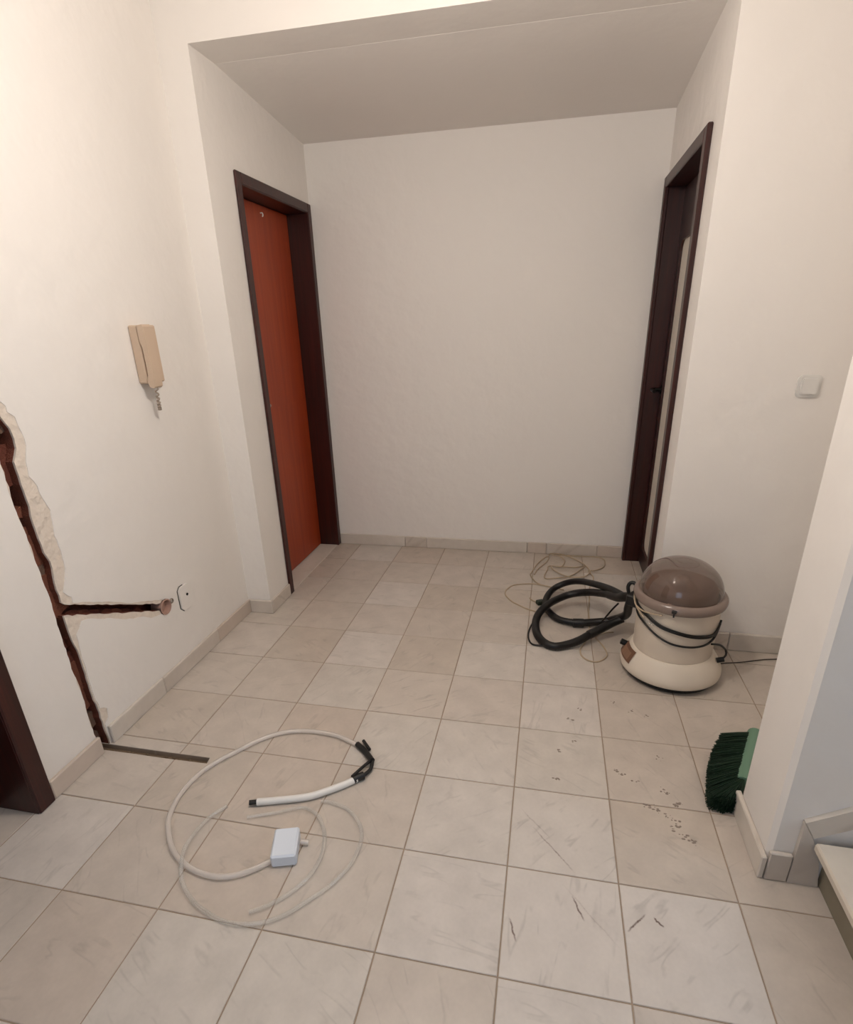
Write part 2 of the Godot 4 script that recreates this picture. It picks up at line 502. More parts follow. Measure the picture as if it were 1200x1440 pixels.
func build_doors() -> void:
	# door_1: near left, only the foot of its casing is in the frame
	var d := base("door_1", Vector3(XL, 0, 0.8), "dark mahogany door frame at the left edge of the photo, nearest the camera", "door", "structure")
	var st := mb()
	door_casing(st, XL, 0.016, 0.325, 1.255, 2.055, 0.062)
	put("casing", st, M.frame, d)
	st = mb()
	door_lining(st, XL - 0.19, XL + 0.008, 0.362, 1.218, 2.02, 0.026)
	put("lining", st, M.frame, d)
	st = mb()
	box(st, Vector3(XL - 0.185, 0.006, 0.39), Vector3(XL - 0.145, 1.99, 1.19), 0.003)
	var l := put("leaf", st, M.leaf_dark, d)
	st = mb()
	lever(st, Vector3(XL - 0.145, 1.02, 1.12), 0.05, -0.11)
	put("handle", st, M.metal, l)

	# door_2: left wall of the alcove
	d = base("door_2", Vector3(XA, 0, -1.66), "dark mahogany frame with a flat reddish brown door in the left alcove wall", "door", "structure")
	st = mb()
	door_casing(st, XA, 0.013, -2.078, -1.238, 2.055, 0.046)
	put("casing", st, M.frame, d)
	st = mb()
	door_lining(st, XA - 0.165, XA + 0.006, -2.052, -1.265, 2.027, 0.020)
	put("lining", st, M.frame, d)
	st = mb()
	box(st, Vector3(XA - 0.160, 0.008, -2.030), Vector3(XA - 0.118, 2.004, -1.287), 0.003)
	l = put("leaf", st, M.leaf, d, "flat orange brown veneered leaf")
	st = mb()
	tube(st, [Vector3(XA - 0.118, 1.966, -1.70), Vector3(XA - 0.107, 1.966, -1.70), Vector3(XA - 0.104, 1.956, -1.70), Vector3(XA - 0.108, 1.949, -1.70)], 0.003, 8, 0.003)
	put("hook", st, M.white_plastic, l, "small white hook at the top of the leaf")
	st = mb()
	lever(st, Vector3(XA - 0.118, 1.03, -1.345), 0.045, -0.10)
	put("handle", st, M.metal, l)
	st = mb()
	box(st, Vector3(XA - 0.165, -0.006, -2.052), Vector3(XA + 0.002, 0.004, -1.265), 0.002)
	put("threshold", st, M.skirt[0], d)

	# door_3: right wall of the alcove
	d = base("door_3", Vector3(XR, 0, -1.62), "dark mahogany door with a tall pale glass pane in the right alcove wall", "door", "structure")
	st = mb()
	door_casing(st, XR, -0.020, -2.072, -1.182, 2.055, 0.050)
	put("casing", st, M.frame, d)
	st = mb()
	door_lining(st, XR - 0.013, XR + 0.165, -2.046, -1.208, 2.027, 0.020)
	put("lining", st, M.frame, d)
	st = mb()
	var lx := XR + 0.078
	var hole := PackedVector2Array()
	var g0 := Vector2(-1.968, 0.115)
	var g1 := Vector2(-1.29, 1.765)
	for c in [[g1, 0], [Vector2(g0.x, g1.y), 1], [g0, 2], [Vector2(g1.x, g0.y), 3]]:
		for k in 5:
			var a: float = (c[1] + k / 4.0) * PI / 2
			var p: Vector2 = c[0]
			hole.append(p - Vector2(0.045 * [1, -1, -1, 1][c[1]], 0.045 * [1, 1, -1, -1][c[1]]) + Vector2(cos(a), sin(a)) * 0.045)
	# leaf in two halves round the pane opening
	for half in 2:
		var z0 := -2.024 if half == 0 else -1.63
		var z1 := -1.63 if half == 0 else -1.230
		for p in cut([PackedVector2Array([Vector2(z0, 0.008), Vector2(z1, 0.008), Vector2(z1, 2.004), Vector2(z0, 2.004)])], hole):
			prism(st, p, Vector3(lx, 0, 0), Vector3(0, 0, 1), Vector3.UP, Vector3.LEFT, 0.042)
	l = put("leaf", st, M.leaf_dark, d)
	st = mb()
	prism(st, hole, Vector3(lx + 0.012, 0, 0), Vector3(0, 0, 1), Vector3.UP, Vector3.LEFT, 0.006)
	put("glass_pane", st, M.frosted, l, "pale frosted glass pane with rounded corners")
	st = mb()
	lever(st, Vector3(lx, 1.045, -1.995), -0.052, 0.105)
	put("handle", st, M.dark_metal, l)

func build_setting() -> void:
	build_left_wall()
	var st := mb()
	# left wall of the alcove, thicker, so that it ends in a shallow pilaster
	var p := PackedVector2Array([Vector2(ZB - 0.1, -0.04), Vector2(-2.052, -0.04), Vector2(-2.052, 2.027), Vector2(-1.265, 2.027), Vector2(-1.265, -0.04), Vector2(ZF, -0.04), Vector2(ZF, HC), Vector2(ZB - 0.1, HC)])
	prism(st, p, Vector3(XA, 0, 0), Vector3(0, 0, 1), Vector3.UP, Vector3.RIGHT, 0.24)
	tag(put("wall_alcove_left", st, M.wall), "white left wall of the alcove with a shallow pilaster edge, around the reddish door", "wall", "", "structure")
	st = mb()
	box(st, Vector3(-1.62, -0.04, ZB - 0.15), Vector3(0.80, HC, ZB), 0.0)
	tag(put("wall_back", st, M.wall), "plain white back wall of the alcove between the two doors", "wall", "", "structure")
	st = mb()
	p = PackedVector2Array([Vector2(ZB - 0.1, -0.04), Vector2(-2.046, -0.04), Vector2(-2.046, 2.027), Vector2(-1.208, 2.027), Vector2(-1.208, -0.04), Vector2(ZF, -0.04), Vector2(ZF, HC), Vector2(ZB - 0.1, HC)])
	prism(st, p, Vector3(XR, 0, 0), Vector3(0, 0, 1), Vector3.UP, Vector3.LEFT, 0.185)
	tag(put("wall_alcove_right", st, M.wall), "white right wall of the alcove around the door with the glass pane", "wall", "", "structure")
	st = mb()
	box(st, Vector3(XR + 0.185, -0.04, ZF - 0.16), Vector3(1.32, HC, ZF), 0.0)
	tag(put("wall_switch", st, M.wall), "white wall behind the vacuum cleaner that carries the light switch", "wall", "", "structure")
	st = mb()
	box(st, Vector3(1.17, -0.04, ZF), Vector3(1.32, HC, -0.02), 0.0)
	tag(put("wall_recess", st, M.wall), "short white wall closing the recess behind the stair wall", "wall", "", "structure")
	st = mb()
	box(st, Vector3(0.682, -0.04, -0.022), Vector3(3.0, HC, 0.200), 0.012)
	tag(put("wall_right", st, M.wall), "thick white wall end at the right edge of the photo beside the stairs", "wall", "", "structure")
	st = mb()
	box(st, Vector3(2.6, -0.04, 0.2), Vector3(2.75, HC, WZ0), 0.0)
	box(st, Vector3(2.6, -0.04, WZ1), Vector3(2.75, HC, 1.45), 0.0)
	box(st, Vector3(2.6, -0.04, WZ0), Vector3(2.75, WY0, WZ1), 0.0)
	box(st, Vector3(2.6, WY1, WZ0), Vector3(2.75, HC, WZ1), 0.0)
	box(st, Vector3(0.95, -0.04, 1.30), Vector3(2.6, HC, 1.45), 0.0)
	box(st, Vector3(1.30, -0.04, 1.45), Vector3(1.45, HC, 3.1), 0.0)
	tag(put("wall_stairwell", st, M.wall), "white stairwell wall on the far side of the stairs, out of the frame", "wall", "", "structure")
	st = mb()
	box(st, Vector3(-1.64, -0.04, 3.0), Vector3(FX0, HC, 3.15), 0.0)
	box(st, Vector3(FX1, -0.04, 3.0), Vector3(1.45, HC, 3.15), 0.0)
	box(st, Vector3(FX0, -0.04, 3.0), Vector3(FX1, FY0, 3.15), 0.0)
	box(st, Vector3(FX0, FY1, 3.0), Vector3(FX1, HC, 3.15), 0.0)
	tag(put("wall_front", st, M.wall), "white wall behind the camera, out of the frame", "wall", "", "structure")
	# ceilings
	st = mb()
	box(st, Vector3(-1.7, HC, ZF - 0.16), Vector3(3.0, HC + 0.15, 3.15), 0.0)
	tag(put("ceiling", st, M.ceiling), "white ceiling of the hall, above the frame", "ceiling", "", "structure")
	st = mb()
	box(st, Vector3(XA, HB, ZF - 0.195), Vector3(XR, HC, ZF), 0.0)
	tag(put("trim_beam", st, M.ceiling), "white ceiling beam across the front of the alcove", "beam", "", "structure")
	st = mb()
	p = PackedVector2Array([Vector2(ZF - 0.19, HB - 0.0005), Vector2(ZB - 0.02, 2.340), Vector2(ZB - 0.02, HC), Vector2(ZF - 0.19, HC)])
	prism(st, p, Vector3(XR + 0.02, 0, 0), Vector3(0, 0, 1), Vector3.UP, Vector3.RIGHT, XR - XA + 0.04)
	tag(put("ceiling_alcove", st, M.ceiling), "slightly sloping white ceiling of the alcove behind the beam", "ceiling", "", "structure")
	# skirtings
	strip_x("baseboard_left", "low marble skirting along the long left wall, broken by the chase", XL, 0.014, [ZF, -0.693, -0.268, 0.049], 0.074)
	strip_x("baseboard_left", "short marble skirting on the left wall between the chase and the nearest door frame", XL, 0.014, [0.098, 0.325], 0.074)
	strip_z("baseboard_pilaster", "tiny marble skirting on the front of the left pilaster", ZF, 0.014, [XL + 0.014, XA + 0.014], 0.074, [1])
	strip_x("baseboard_alcove", "short marble skirting beside the left alcove door", XA, 0.014, [ZF, -1.238], 0.074)
	strip_z("baseboard_back", "marble skirting along the back wall of the alcove", ZB, 0.014, [XA + 0.013, -0.878, -0.728, -0.049, 0.075, 0.392, XR - 0.013], 0.074, [0, 1, 0, 2, 1, 2])
	strip_z("baseboard_switch", "marble skirting under the light switch, right of the vacuum cleaner", ZF, 0.016, [XR, 0.90, 1.156], 0.086, [1, 0])
	strip_x("baseboard_recess", "marble skirting in the recess behind the stair wall", 1.17, -0.014, [ZF + 0.016, -0.45, -0.022], 0.086)
	strip_x("baseboard_right", "marble skirting on the end of the thick right wall", 0.682, -0.015, [-0.030, 0.214], 0.080)
	strip_z("baseboard_stair", "marble skirting on the near face of the thick right wall before the first stair", 0.200, 0.014, [0.684, 0.741], 0.096, [1])

const FX0 := -1.15        # window behind the camera
const FX1 := 0.05
const FY0 := 0.70
const FY1 := 2.20
const WZ0 := 0.32         # stairwell window
const WZ1 := 1.22
const WY0 := 1.30
const WY1 := 2.60

func build_floor() -> void:
	var fl := base("floor", Vector3.ZERO, "floor of square pale veined marble tiles with thin dirty joints", "floor", "structure")
	var st := mb()
	var bed := PackedVector2Array([Vector2(-1.75, -2.25), Vector2(3.0, -2.25), Vector2(3.0, 3.15), Vector2(-1.75, 3.15)])
	var slot := PackedVector2Array([Vector2(-2.0, 0.054), Vector2(-1.30, 0.056), Vector2(-1.079, 0.055), Vector2(-1.074, 0.083), Vector2(-1.25, 0.086), Vector2(-1.36, 0.085), Vector2(-2.0, 0.092)])
	for p in cut([bed], slot): prism(st, p, Vector3(0, -0.0022, 0), Vector3(1, 0, 0), Vector3(0, 0, 1), Vector3.UP, 0.05)
	put("grout", st, M.grout, fl)
	st = mb()
	prism(st, slot, Vector3(0, -0.022, 0), Vector3(1, 0, 0), Vector3(0, 0, 1), Vector3.UP, 0.03)
	box(st, Vector3(-1.75, -0.12, -2.25), Vector3(3.0, -0.052, 3.15), 0.0)
	put("screed", st, M.screed, fl, "brown screed at the bottom of the cut slot")
	st = mb()
	for k in 26:
		var x := -1.47 + k * 0.0155
		ellipsoid(st, Vector3(x, -0.021, 0.070 + rng.randf_range(-0.009, 0.010)), Vector3(rng.randf_range(0.004, 0.011), rng.randf_range(0.003, 0.009), rng.randf_range(0.004, 0.008)), 7, 5)
	put("rubble", st, M.screed, fl).set_meta("kind", "stuff")
	var tones := [Color(0.815, 0.775, 0.735), Color(0.80, 0.757, 0.712), Color(0.83, 0.798, 0.763), Color(0.79, 0.745, 0.695), Color(0.808, 0.768, 0.725), Color(0.838, 0.806, 0.774), Color(0.80, 0.75, 0.70), Color(0.822, 0.79, 0.752)]
	var mats := []
	for k in 8:
		mats.append(marble(500 + k * 7, tones[k], tones[k].darkened(0.20), 0.30, 0.42, 0.30))
	var special := {}
	special["0,0"] = marble(610, tones[2], tones[2].darkened(0.2), 0.4, 0.3, 0.3, [[Vector2(0.22, 0.50), Vector2(0.62, 0.96), 0.75], [Vector2(0.10, 0.3), Vector2(0.4, 0.62), 0.25]])
	special["0,1"] = marble(620, tones[5], tones[5].darkened(0.18), 0.4, 0.3, 0.3, [[Vector2(0.06, 0.50), Vector2(0.13, 0.70), 0.7], [Vector2(0.58, 0.2), Vector2(0.68, 0.42), 0.8], [Vector2(0.5, 0.1), Vector2(0.95, 0.6), 0.22]])
	special["1,1"] = marble(630, tones[5], tones[5].darkened(0.2), 0.4, 0.3, 0.3, [[Vector2(0.03, 0.45), Vector2(0.20, 0.26), 0.9], [Vector2(0.26, 0.28), Vector2(0.33, 0.35), 0.8]])
	special["-2,-2"] = marble(640, tones[4], tones[4].darkened(0.2), 0.5, 0.3, 0.3, [[Vector2(0.55, 0.95), Vector2(0.98, 0.62), 0.3]])
	var pick := RandomNumberGenerator.new()
	pick.seed = 77
	var whiter := [2, 5, 0, 7]
	var browner := [1, 3, 4, 6]
	for j in range(-7, 10):
		for i in range(-6, 5):
			var x0 := i * T
			var z0 := j * T
			var g := 0.0019
			var lo := Vector2(max(x0 + g, -1.70), max(z0 + g, ZB))
			var hi := Vector2(min(x0 + T - g, 1.30), min(z0 + T - g, 3.0))
			if i == -6 and (j < 0 or j > 4) or hi.x - lo.x < 0.01 or hi.y - lo.y < 0.01: continue
			if x0 > 0.72 and z0 >= 0.2 and z0 < 1.2: hi.x = min(hi.x, 0.83)
			if hi.x - lo.x < 0.01: continue
			var r1 := pick.randf()
			var pale := i >= -2 and i <= 1 and j >= -2
			if [Vector2i(1, 0), Vector2i(1, -1), Vector2i(1, -2), Vector2i(-1, 1), Vector2i(-2, 0), Vector2i(-2, 1)].has(Vector2i(i, j)): pale = false
			var r2 := pick.randi() % 4
			var mk: int = (whiter if r1 < (0.95 if pale else 0.22) else browner)[r2]
			var mat: Material = special.get("%d,%d" % [i, j], mats[mk])
			var poly := [PackedVector2Array([lo, Vector2(hi.x, lo.y), hi, Vector2(lo.x, hi.y)])]
			if j == 0 and i <= -4: poly = cut(poly, slot)
			var turn: int = 0 if special.has("%d,%d" % [i, j]) else pick.randi() % 4
			var dy := pick.randf_range(-0.0005, 0.0004)
			for p in poly:
				st = mb()
				tile(st, p, dy, Vector2(x0, z0), turn)
				put("tile", st, mat, fl)

# a stone tile with an eased edge; its texture is laid over it once
func tile(st: SurfaceTool, p: PackedVector2Array, y: float, org: Vector2, turn: int) -> void:
	if Geometry2D.is_polygon_clockwise(p): p.reverse()
	var inner := p
	var shrunk := Geometry2D.offset_polygon(p, -0.0012, Geometry2D.JOIN_MITER)
	if shrunk.size() == 1 and shrunk[0].size() == p.size():
		# keep the same starting corner
		inner = PackedVector2Array()
		for q in p:
			var best: Vector2 = shrunk[0][0]
			for s in shrunk[0]:
				if s.distance_to(q) < best.distance_to(q): best = s
			inner.append(best)
	var idx := Geometry2D.triangulate_polygon(inner)
	for k in range(0, idx.size(), 3):
		var v := []
		for m in 3: v.append(inner[idx[k + m]])
		var order := [0, 1, 2]
		if (v[1] - v[0]).cross(v[2] - v[0]) < 0.0: order = [0, 2, 1]
		for m in order: tile_vertex(st, v[m], y, Vector3.UP, org, turn)
	var n := p.size()
	for k in n:
		var l := (k + 1) % n
		var d := p[l] - p[k]
		var out := Vector3(d.y, 0, -d.x).normalized()
		var mid := (out + Vector3.UP).normalized()
		for t3 in [[[inner[k], y], [inner[l], y], [p[l], y - 0.0012]], [[inner[k], y], [p[l], y - 0.0012], [p[k], y - 0.0012]]]:
			tile_face(st, t3, mid, org, turn)
		for t3 in [[[p[k], y - 0.0012], [p[l], y - 0.0012], [p[l], -0.02]], [[p[k], y - 0.0012], [p[l], -0.02], [p[k], -0.02]]]:
			tile_face(st, t3, out, org, turn)

func tile_face(st: SurfaceTool, t3: Array, n: Vector3, org: Vector2, turn: int) -> void:
	var w := []
	for q in t3: w.append(Vector3(q[0].x, q[1], q[0].y))
	var order := [0, 1, 2]
	if (w[1] - w[0]).cross(w[2] - w[0]).dot(n) > 0.0: order = [0, 2, 1]
	for m in order: tile_vertex(st, t3[m][0], t3[m][1], n, org, turn)

func tile_vertex(st: SurfaceTool, q: Vector2, y: float, n: Vector3, org: Vector2, turn: int) -> void:
	var uv := (q - org) / T - Vector2(0.5, 0.5)
	st.set_normal(n)
	st.set_uv(uv.rotated(turn * PI / 2) * 0.985 + Vector2(0.5, 0.5))
	st.add_vertex(Vector3(q.x, y, q.y))

func build_stairs() -> void:
	var s := base("staircase", Vector3(0.82, 0, 0.2), "marble staircase rising to the right at the lower right edge", "staircase", "structure")
	for k in 6:
		var x := 0.818 + k * 0.28
		var y := k * 0.166
		var st := mb()
		box(st, Vector3(x, y, 0.200), Vector3(x + 0.022, y + 0.140, 1.30), 0.002)
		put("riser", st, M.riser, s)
		st = mb()
		box(st, Vector3(x - 0.046, y + 0.140, 0.222), Vector3(x + 0.30, y + 0.166, 1.285), 0.005)
		put("tread", st, M.step, s)
		st = mb()
		box(st, Vector3(x + 0.022, max(y - 0.2, 0.0), 0.200), Vector3(x + 0.29, y + 0.139, 1.30), 0.0)
		put("stair_core", st, M.screed, s)
	# upright end of the wall skirting, then the sloping strip that follows the pitch
	var st2 := mb()
	prism(st2, PackedVector2Array([Vector2(0.741, 0.0), Vector2(0.816, 0.0), Vector2(0.800, 0.09), Vector2(0.771, 0.166), Vector2(0.743, 0.214)]), Vector3(0, 0, 0.214), Vector3(1, 0, 0), Vector3.UP, Vector3(0, 0, 1), 0.014)
	put("skirting", st2, M.skirt[1], s)
	st2 = mb()
	var rise := 0.60
	prism(st2, PackedVector2Array([Vector2(0.771, 0.168), Vector2(2.3, 0.168 + 1.529 * rise), Vector2(2.3, 0.262 + 1.557 * rise), Vector2(0.743, 0.216)]), Vector3(0, 0, 0.215), Vector3(1, 0, 0), Vector3.UP, Vector3(0, 0, 1), 0.015)
	put("skirting", st2, M.skirt[0], s)

# ---------------------------------------------------------------- things
const VC := Vector3(0.61, 0.0, -0.795)

func on_barrel(list: Array, r: float) -> Array:
	var out := []
	for v in list:
		var a := deg_to_rad(v.x)
		out.append(VC + Vector3(cos(a) * r, v.y, sin(a) * r))
	return out

func build_vacuum() -> void:
	var v := base("vacuum_cleaner", VC, "cream drum vacuum cleaner with a smoky brown dome, standing by the right wall", "vacuum cleaner")
	var st := mb()
	lathe(st, VC, [Vector2(0.0, 0.004), Vector2(0.165, 0.004), Vector2(0.183, 0.008), Vector2(0.187, 0.030), Vector2(0.15, 0.032), Vector2(0.0, 0.032)])
	put("bumper", st, M.black, v, "dark ring under the base")
	st = mb()
	lathe(st, VC, [Vector2(0.0, 0.029), Vector2(0.195, 0.029), Vector2(0.2005, 0.032), Vector2(0.2025, 0.042), Vector2(0.2015, 0.056), Vector2(0.196, 0.072), Vector2(0.187, 0.090), Vector2(0.175, 0.108), Vector2(0.164, 0.120), Vector2(0.159, 0.124), Vector2(0.150, 0.126)], 72)
	put("foot", st, M.cream_base, v, "wide cream skirted base")
	st = mb()
	lathe(st, VC, [Vector2(0.150, 0.122), Vector2(0.1545, 0.124), Vector2(0.1555, 0.130), Vector2(0.157, 0.20), Vector2(0.159, 0.28), Vector2(0.161, 0.345), Vector2(0.161, 0.372), Vector2(0.150, 0.376)], 72)
	put("barrel", st, M.cream, v)
	st = mb()
	lathe(st, VC, [Vector2(0.160, 0.348), Vector2(0.170, 0.345), Vector2(0.1765, 0.350), Vector2(0.180, 0.362), Vector2(0.179, 0.374), Vector2(0.172, 0.383), Vector2(0.163, 0.387), Vector2(0.158, 0.384)], 72)
	put("rim", st, M.rim, v, "translucent grey brown rim of the dome")
	st = mb()
	var prof := []
	for k in 15:
		var a := PI / 2 * k / 14
		prof.append(Vector2(0.160 * pow(cos(a), 0.86), 0.385 + 0.134 * sin(a)) if k < 14 else Vector2(0.0, 0.519))
	lathe(st, VC, prof, 72)
	var dome := put("dome", st, M.dome, v, "smoky brown see-through dome")
	st = mb()
	for r in [0.052, 0.030]:
		var ring := []
		for k in 25: ring.append(VC + Vector3(cos(TAU * k / 24) * r, 0.519 - 0.0128 * (r / 0.052) * (r / 0.052) * 1.2, sin(TAU * k / 24) * r))
		tube(st, ring, 0.0016, 6, 0.02)
	put("ridge", st, M.rim, dome)
	st = mb()
	lathe(st, VC, [Vector2(0.0, 0.33), Vector2(0.140, 0.33), Vector2(0.141, 0.395), Vector2(0.132, 0.418), Vector2(0.11, 0.428), Vector2(0.028, 0.431), Vector2(0.020, 0.446), Vector2(0.0, 0.448)], 48)
	put("filter", st, M.filter, v, "dark brown filter drum inside the dome")
	# latch at the front of the rim
	st = mb()
	var a0 := deg_to_rad(107.0)
	var dirv := Vector3(cos(a0), 0, sin(a0))
	var bs := Basis(Vector3.UP.cross(dirv).normalized(), Vector3.UP, dirv)
	obox(st, Transform3D(bs, VC + dirv * 0.182 + Vector3(0, 0.368, 0)), Vector3(0.009, 0.006, 0.006), 0.002)
	obox(st, Transform3D(bs, VC + dirv * 0.180 + Vector3(0, 0.354, 0)), Vector3(0.003, 0.010, 0.003), 0.001)
	put("latch", st, M.black, v, "small dark latch")
	# rating label lying on the sloping skirt
	st = mb()
	var stl := mb()
	var prt := []
	for e in 7:
		for f in 5:
			var t := e / 6.0
			var s := f / 4.0
			var aa := deg_to_rad(lerpf(188.0, 153.5, t))
			var rh: Vector2 = [Vector2(0.1985, 0.066), Vector2(0.1965, 0.075), Vector2(0.1875, 0.090), Vector2(0.1785, 0.104), Vector2(0.1690, 0.1155)][f]
			var rr := rh.x + 0.0008
			var hh := rh.y
			prt.append(VC + Vector3(cos(aa) * rr, hh + 0.0012, sin(aa) * rr) + Vector3(cos(aa), 1, sin(aa)) * 0.0008)
	for e in 6:
		for f in 4:
			var q: Vector3 = prt[e * 5 + f]
			var nn := Vector3(q.x - VC.x, 0.12, q.z - VC.z).normalized()
			quad(st if (f != 1 and f != 2) or e == 0 or e == 5 else stl, prt[e * 5 + f], prt[(e + 1) * 5 + f], prt[(e + 1) * 5 + f + 1], prt[e * 5 + f + 1], nn)
	var lb := put("rating_label", st, M.label, v, "brown rectangular label on the base")
	put("print", stl, M.label_print, lb)
	# pedal knob on the left
	st = mb()
	var k0 := deg_to_rad(-171.0)
	var kd := Vector3(cos(k0), 0.35, sin(k0)).normalized()
	tube(st, [VC + Vector3(cos(k0) * 0.172, 0.095, sin(k0) * 0.172), VC + Vector3(cos(k0) * 0.172, 0.095, sin(k0) * 0.172) + kd * 0.034], 0.013, 16)
	put("knob", st, M.black, v, "black pedal knob")
	# chrome lettering strip, unreadable from here
	st = mb()
	for c in [Vector2(158, 0.292), Vector2(151, 0.286), Vector2(145, 0.280), Vector2(139.5, 0.278), Vector2(134, 0.280), Vector2(128.5, 0.283)]:
		var ring := []
		for k in 11:
			var t := TAU * k / 10
			ring.append(Vector2(c.x + cos(t) * 2.1, c.y + sin(t) * 0.007))
		tube(st, on_barrel(ring, 0.1605), 0.0015, 6, 0.003)
	put("badge", st, M.badge, v, "small chrome looped lettering")
	# black mains cord slung round the barrel
	st = mb()
	tube(st, on_barrel([Vector2(-168, 0.352), Vector2(174, 0.324), Vector2(145, 0.311), Vector2(122.6, 0.289), Vector2(100.6, 0.276), Vector2(79, 0.264), Vector2(57.3, 0.256), Vector2(40.9, 0.254), Vector2(31, 0.272), Vector2(22, 0.29)], 0.1655), 0.0042, 8)
	tube(st, on_barrel([Vector2(-168, 0.345), Vector2(170, 0.315), Vector2(142, 0.301), Vector2(122, 0.280), Vector2(100, 0.268), Vector2(79, 0.2565), Vector2(57, 0.247), Vector2(40, 0.246), Vector2(31, 0.262), Vector2(22, 0.285)], 0.165), 0.0042, 8)
	tube(st, on_barrel([Vector2(-168, 0.330), Vector2(168.6, 0.286), Vector2(144, 0.263), Vector2(124.8, 0.238), Vector2(106.4, 0.220), Vector2(86.5, 0.213), Vector2(68.5, 0.212), Vector2(52.4, 0.218), Vector2(39, 0.235), Vector2(32, 0.256), Vector2(22, 0.275)], 0.1645), 0.0042, 8)
	tube(st, [VC + Vector3(0.115, 0.214, 0.125), VC + Vector3(0.160, 0.190, 0.085), VC + Vector3(0.190, 0.158, 0.065), VC + Vector3(0.196, 0.132, 0.062), VC + Vector3(0.185, 0.112, 0.062)], 0.0042, 8)
	var cord := put("power_cord", st, M.black, v, "black mains cord slung round the barrel")
	st = mb()
	tube(st, [VC + Vector3(0.192, 0.112, 0.062), VC + Vector3(0.164, 0.104, 0.062)], 0.011, 14)
	put("plug", st, M.black, cord)
	# cable over the barrel of the vacuum cleaner
	st = mb()
	tube(st, on_barrel([Vector2(-172, 0.332), Vector2(178, 0.316), Vector2(165, 0.316), Vector2(150.2, 0.319), Vector2(135, 0.327), Vector2(121.4, 0.335)], 0.1705), 0.0034, 8)
	tube(st, on_barrel([Vector2(-168, 0.362), Vector2(-174, 0.330), Vector2(168.3, 0.316), Vector2(154, 0.303), Vector2(146, 0.292)], 0.1725), 0.0034, 8)
	put("flex", st, M.cable, v, "short beige flex slung over the barrel")
	# hose: two loops, grips and elbow
	var dense := 0.0028
	st = mb()
	tube(st, [Vector3(0.415, 0.262, -0.958), Vector3(0.371, 0.222, -1.113), Vector3(0.298, 0.160, -1.303), Vector3(0.235, 0.110, -1.422), Vector3(0.176, 0.072, -1.466), Vector3(0.120, 0.044, -1.447), Vector3(0.086, 0.030, -1.366), Vector3(0.081, 0.022, -1.276), Vector3(0.116, 0.020, -1.188), Vector3(0.157, 0.020, -1.140), Vector3(0.225, 0.022, -1.116)], 0.0165, 12, dense, 0.05, 0.011)
	tube(st, [Vector3(0.377, 0.205, -1.085), Vector3(0.300, 0.125, -1.264), Vector3(0.215, 0.086, -1.312), Vector3(0.143, 0.070, -1.275), Vector3(0.090, 0.064, -1.209), Vector3(0.050, 0.044, -1.149), Vector3(0.035, 0.024, -1.080), Vector3(0.047, 0.020, -0.975), Vector3(0.082, 0.020, -0.903), Vector3(0.128, 0.020, -0.878), Vector3(0.182, 0.022, -0.898), Vector3(0.235, 0.032, -0.925), Vector3(0.290, 0.045, -0.972)], 0.0185, 12, dense, 0.05, 0.011)
	var hose := put("hose", st, M.hose, v, "black ribbed suction hose in two loops")
	st = mb()
	tube(st, [Vector3(0.218, 0.022, -1.115), Vector3(0.268, 0.024, -1.117)], 0.0225, 14)
	tube(st, [Vector3(0.260, 0.024, -1.117), Vector3(0.328, 0.028, -1.130), Vector3(0.401, 0.040, -1.132)], 0.0185, 14)
	put("cuff", st, M.hose, hose)
	st = mb()
	tube(st, [Vector3(0.285, 0.044, -0.968), Vector3(0.345, 0.063, -1.007), Vector3(0.398, 0.080, -1.040), Vector3(0.440, 0.098, -1.052)], 0.0215, 14, 0.01, 0.0, 0.01, 0.0185)
	put("wand", st, M.hose, hose, "stiff wand end of the hose")
	st = mb()
	tube(st, [Vector3(0.395, 0.042, -1.132), Vector3(0.430, 0.085, -1.085), Vector3(0.446, 0.150, -1.000), Vector3(0.440, 0.215, -0.940), Vector3(0.438, 0.268, -0.900)], 0.019, 14)
	put("grip", st, M.hose, hose, "bent grip tube")
	st = mb()
	tube(st, [Vector3(0.372, 0.200, -1.095), Vector3(0.400, 0.235, -1.000), Vector3(0.425, 0.272, -0.930), Vector3(0.47, 0.288, -0.88)], 0.022, 14)
	obox(st, Transform3D(Basis(Vector3.UP, -0.6), Vector3(0.452, 0.292, -0.868)), Vector3(0.030, 0.026, 0.030), 0.006)
	put("connector", st, M.black, hose, "black connector where the hose meets the drum")
	st = mb()
	tube(st, [Vector3(0.430, 0.300, -0.905), Vector3(0.424, 0.330, -0.912), Vector3(0.432, 0.348, -0.915), Vector3(0.446, 0.352, -0.910), Vector3(0.456, 0.343, -0.905)], 0.008, 10, 0.006)
	put("hook", st, M.black, hose, "curled black hook")
	st = mb()
	tube(st, [Vector3(0.406, 0.200, -1.007), Vector3(0.381, 0.150, -1.028), Vector3(0.350, 0.055, -1.084)], 0.0042, 8)
	put("hose_strap", st, M.black, hose, "thin black strap across the loops")
	st = mb()
	tube(st, [Vector3(0.040, 0.030, -1.120), Vector3(0.015, 0.008, -1.085), Vector3(0.004, 0.006, -1.008), Vector3(0.010, 0.006, -0.940), Vector3(0.030, 0.006, -0.902), Vector3(0.075, 0.010, -0.893)], 0.0040, 8)
	put("control_cable", st, M.black, hose, "thin black cable at the outer loop")

func floor_pts(list: Array, y: float) -> Array:
	var out := []
	for q in list: out.append(Vector3(q.x, y, q.y))
	return out

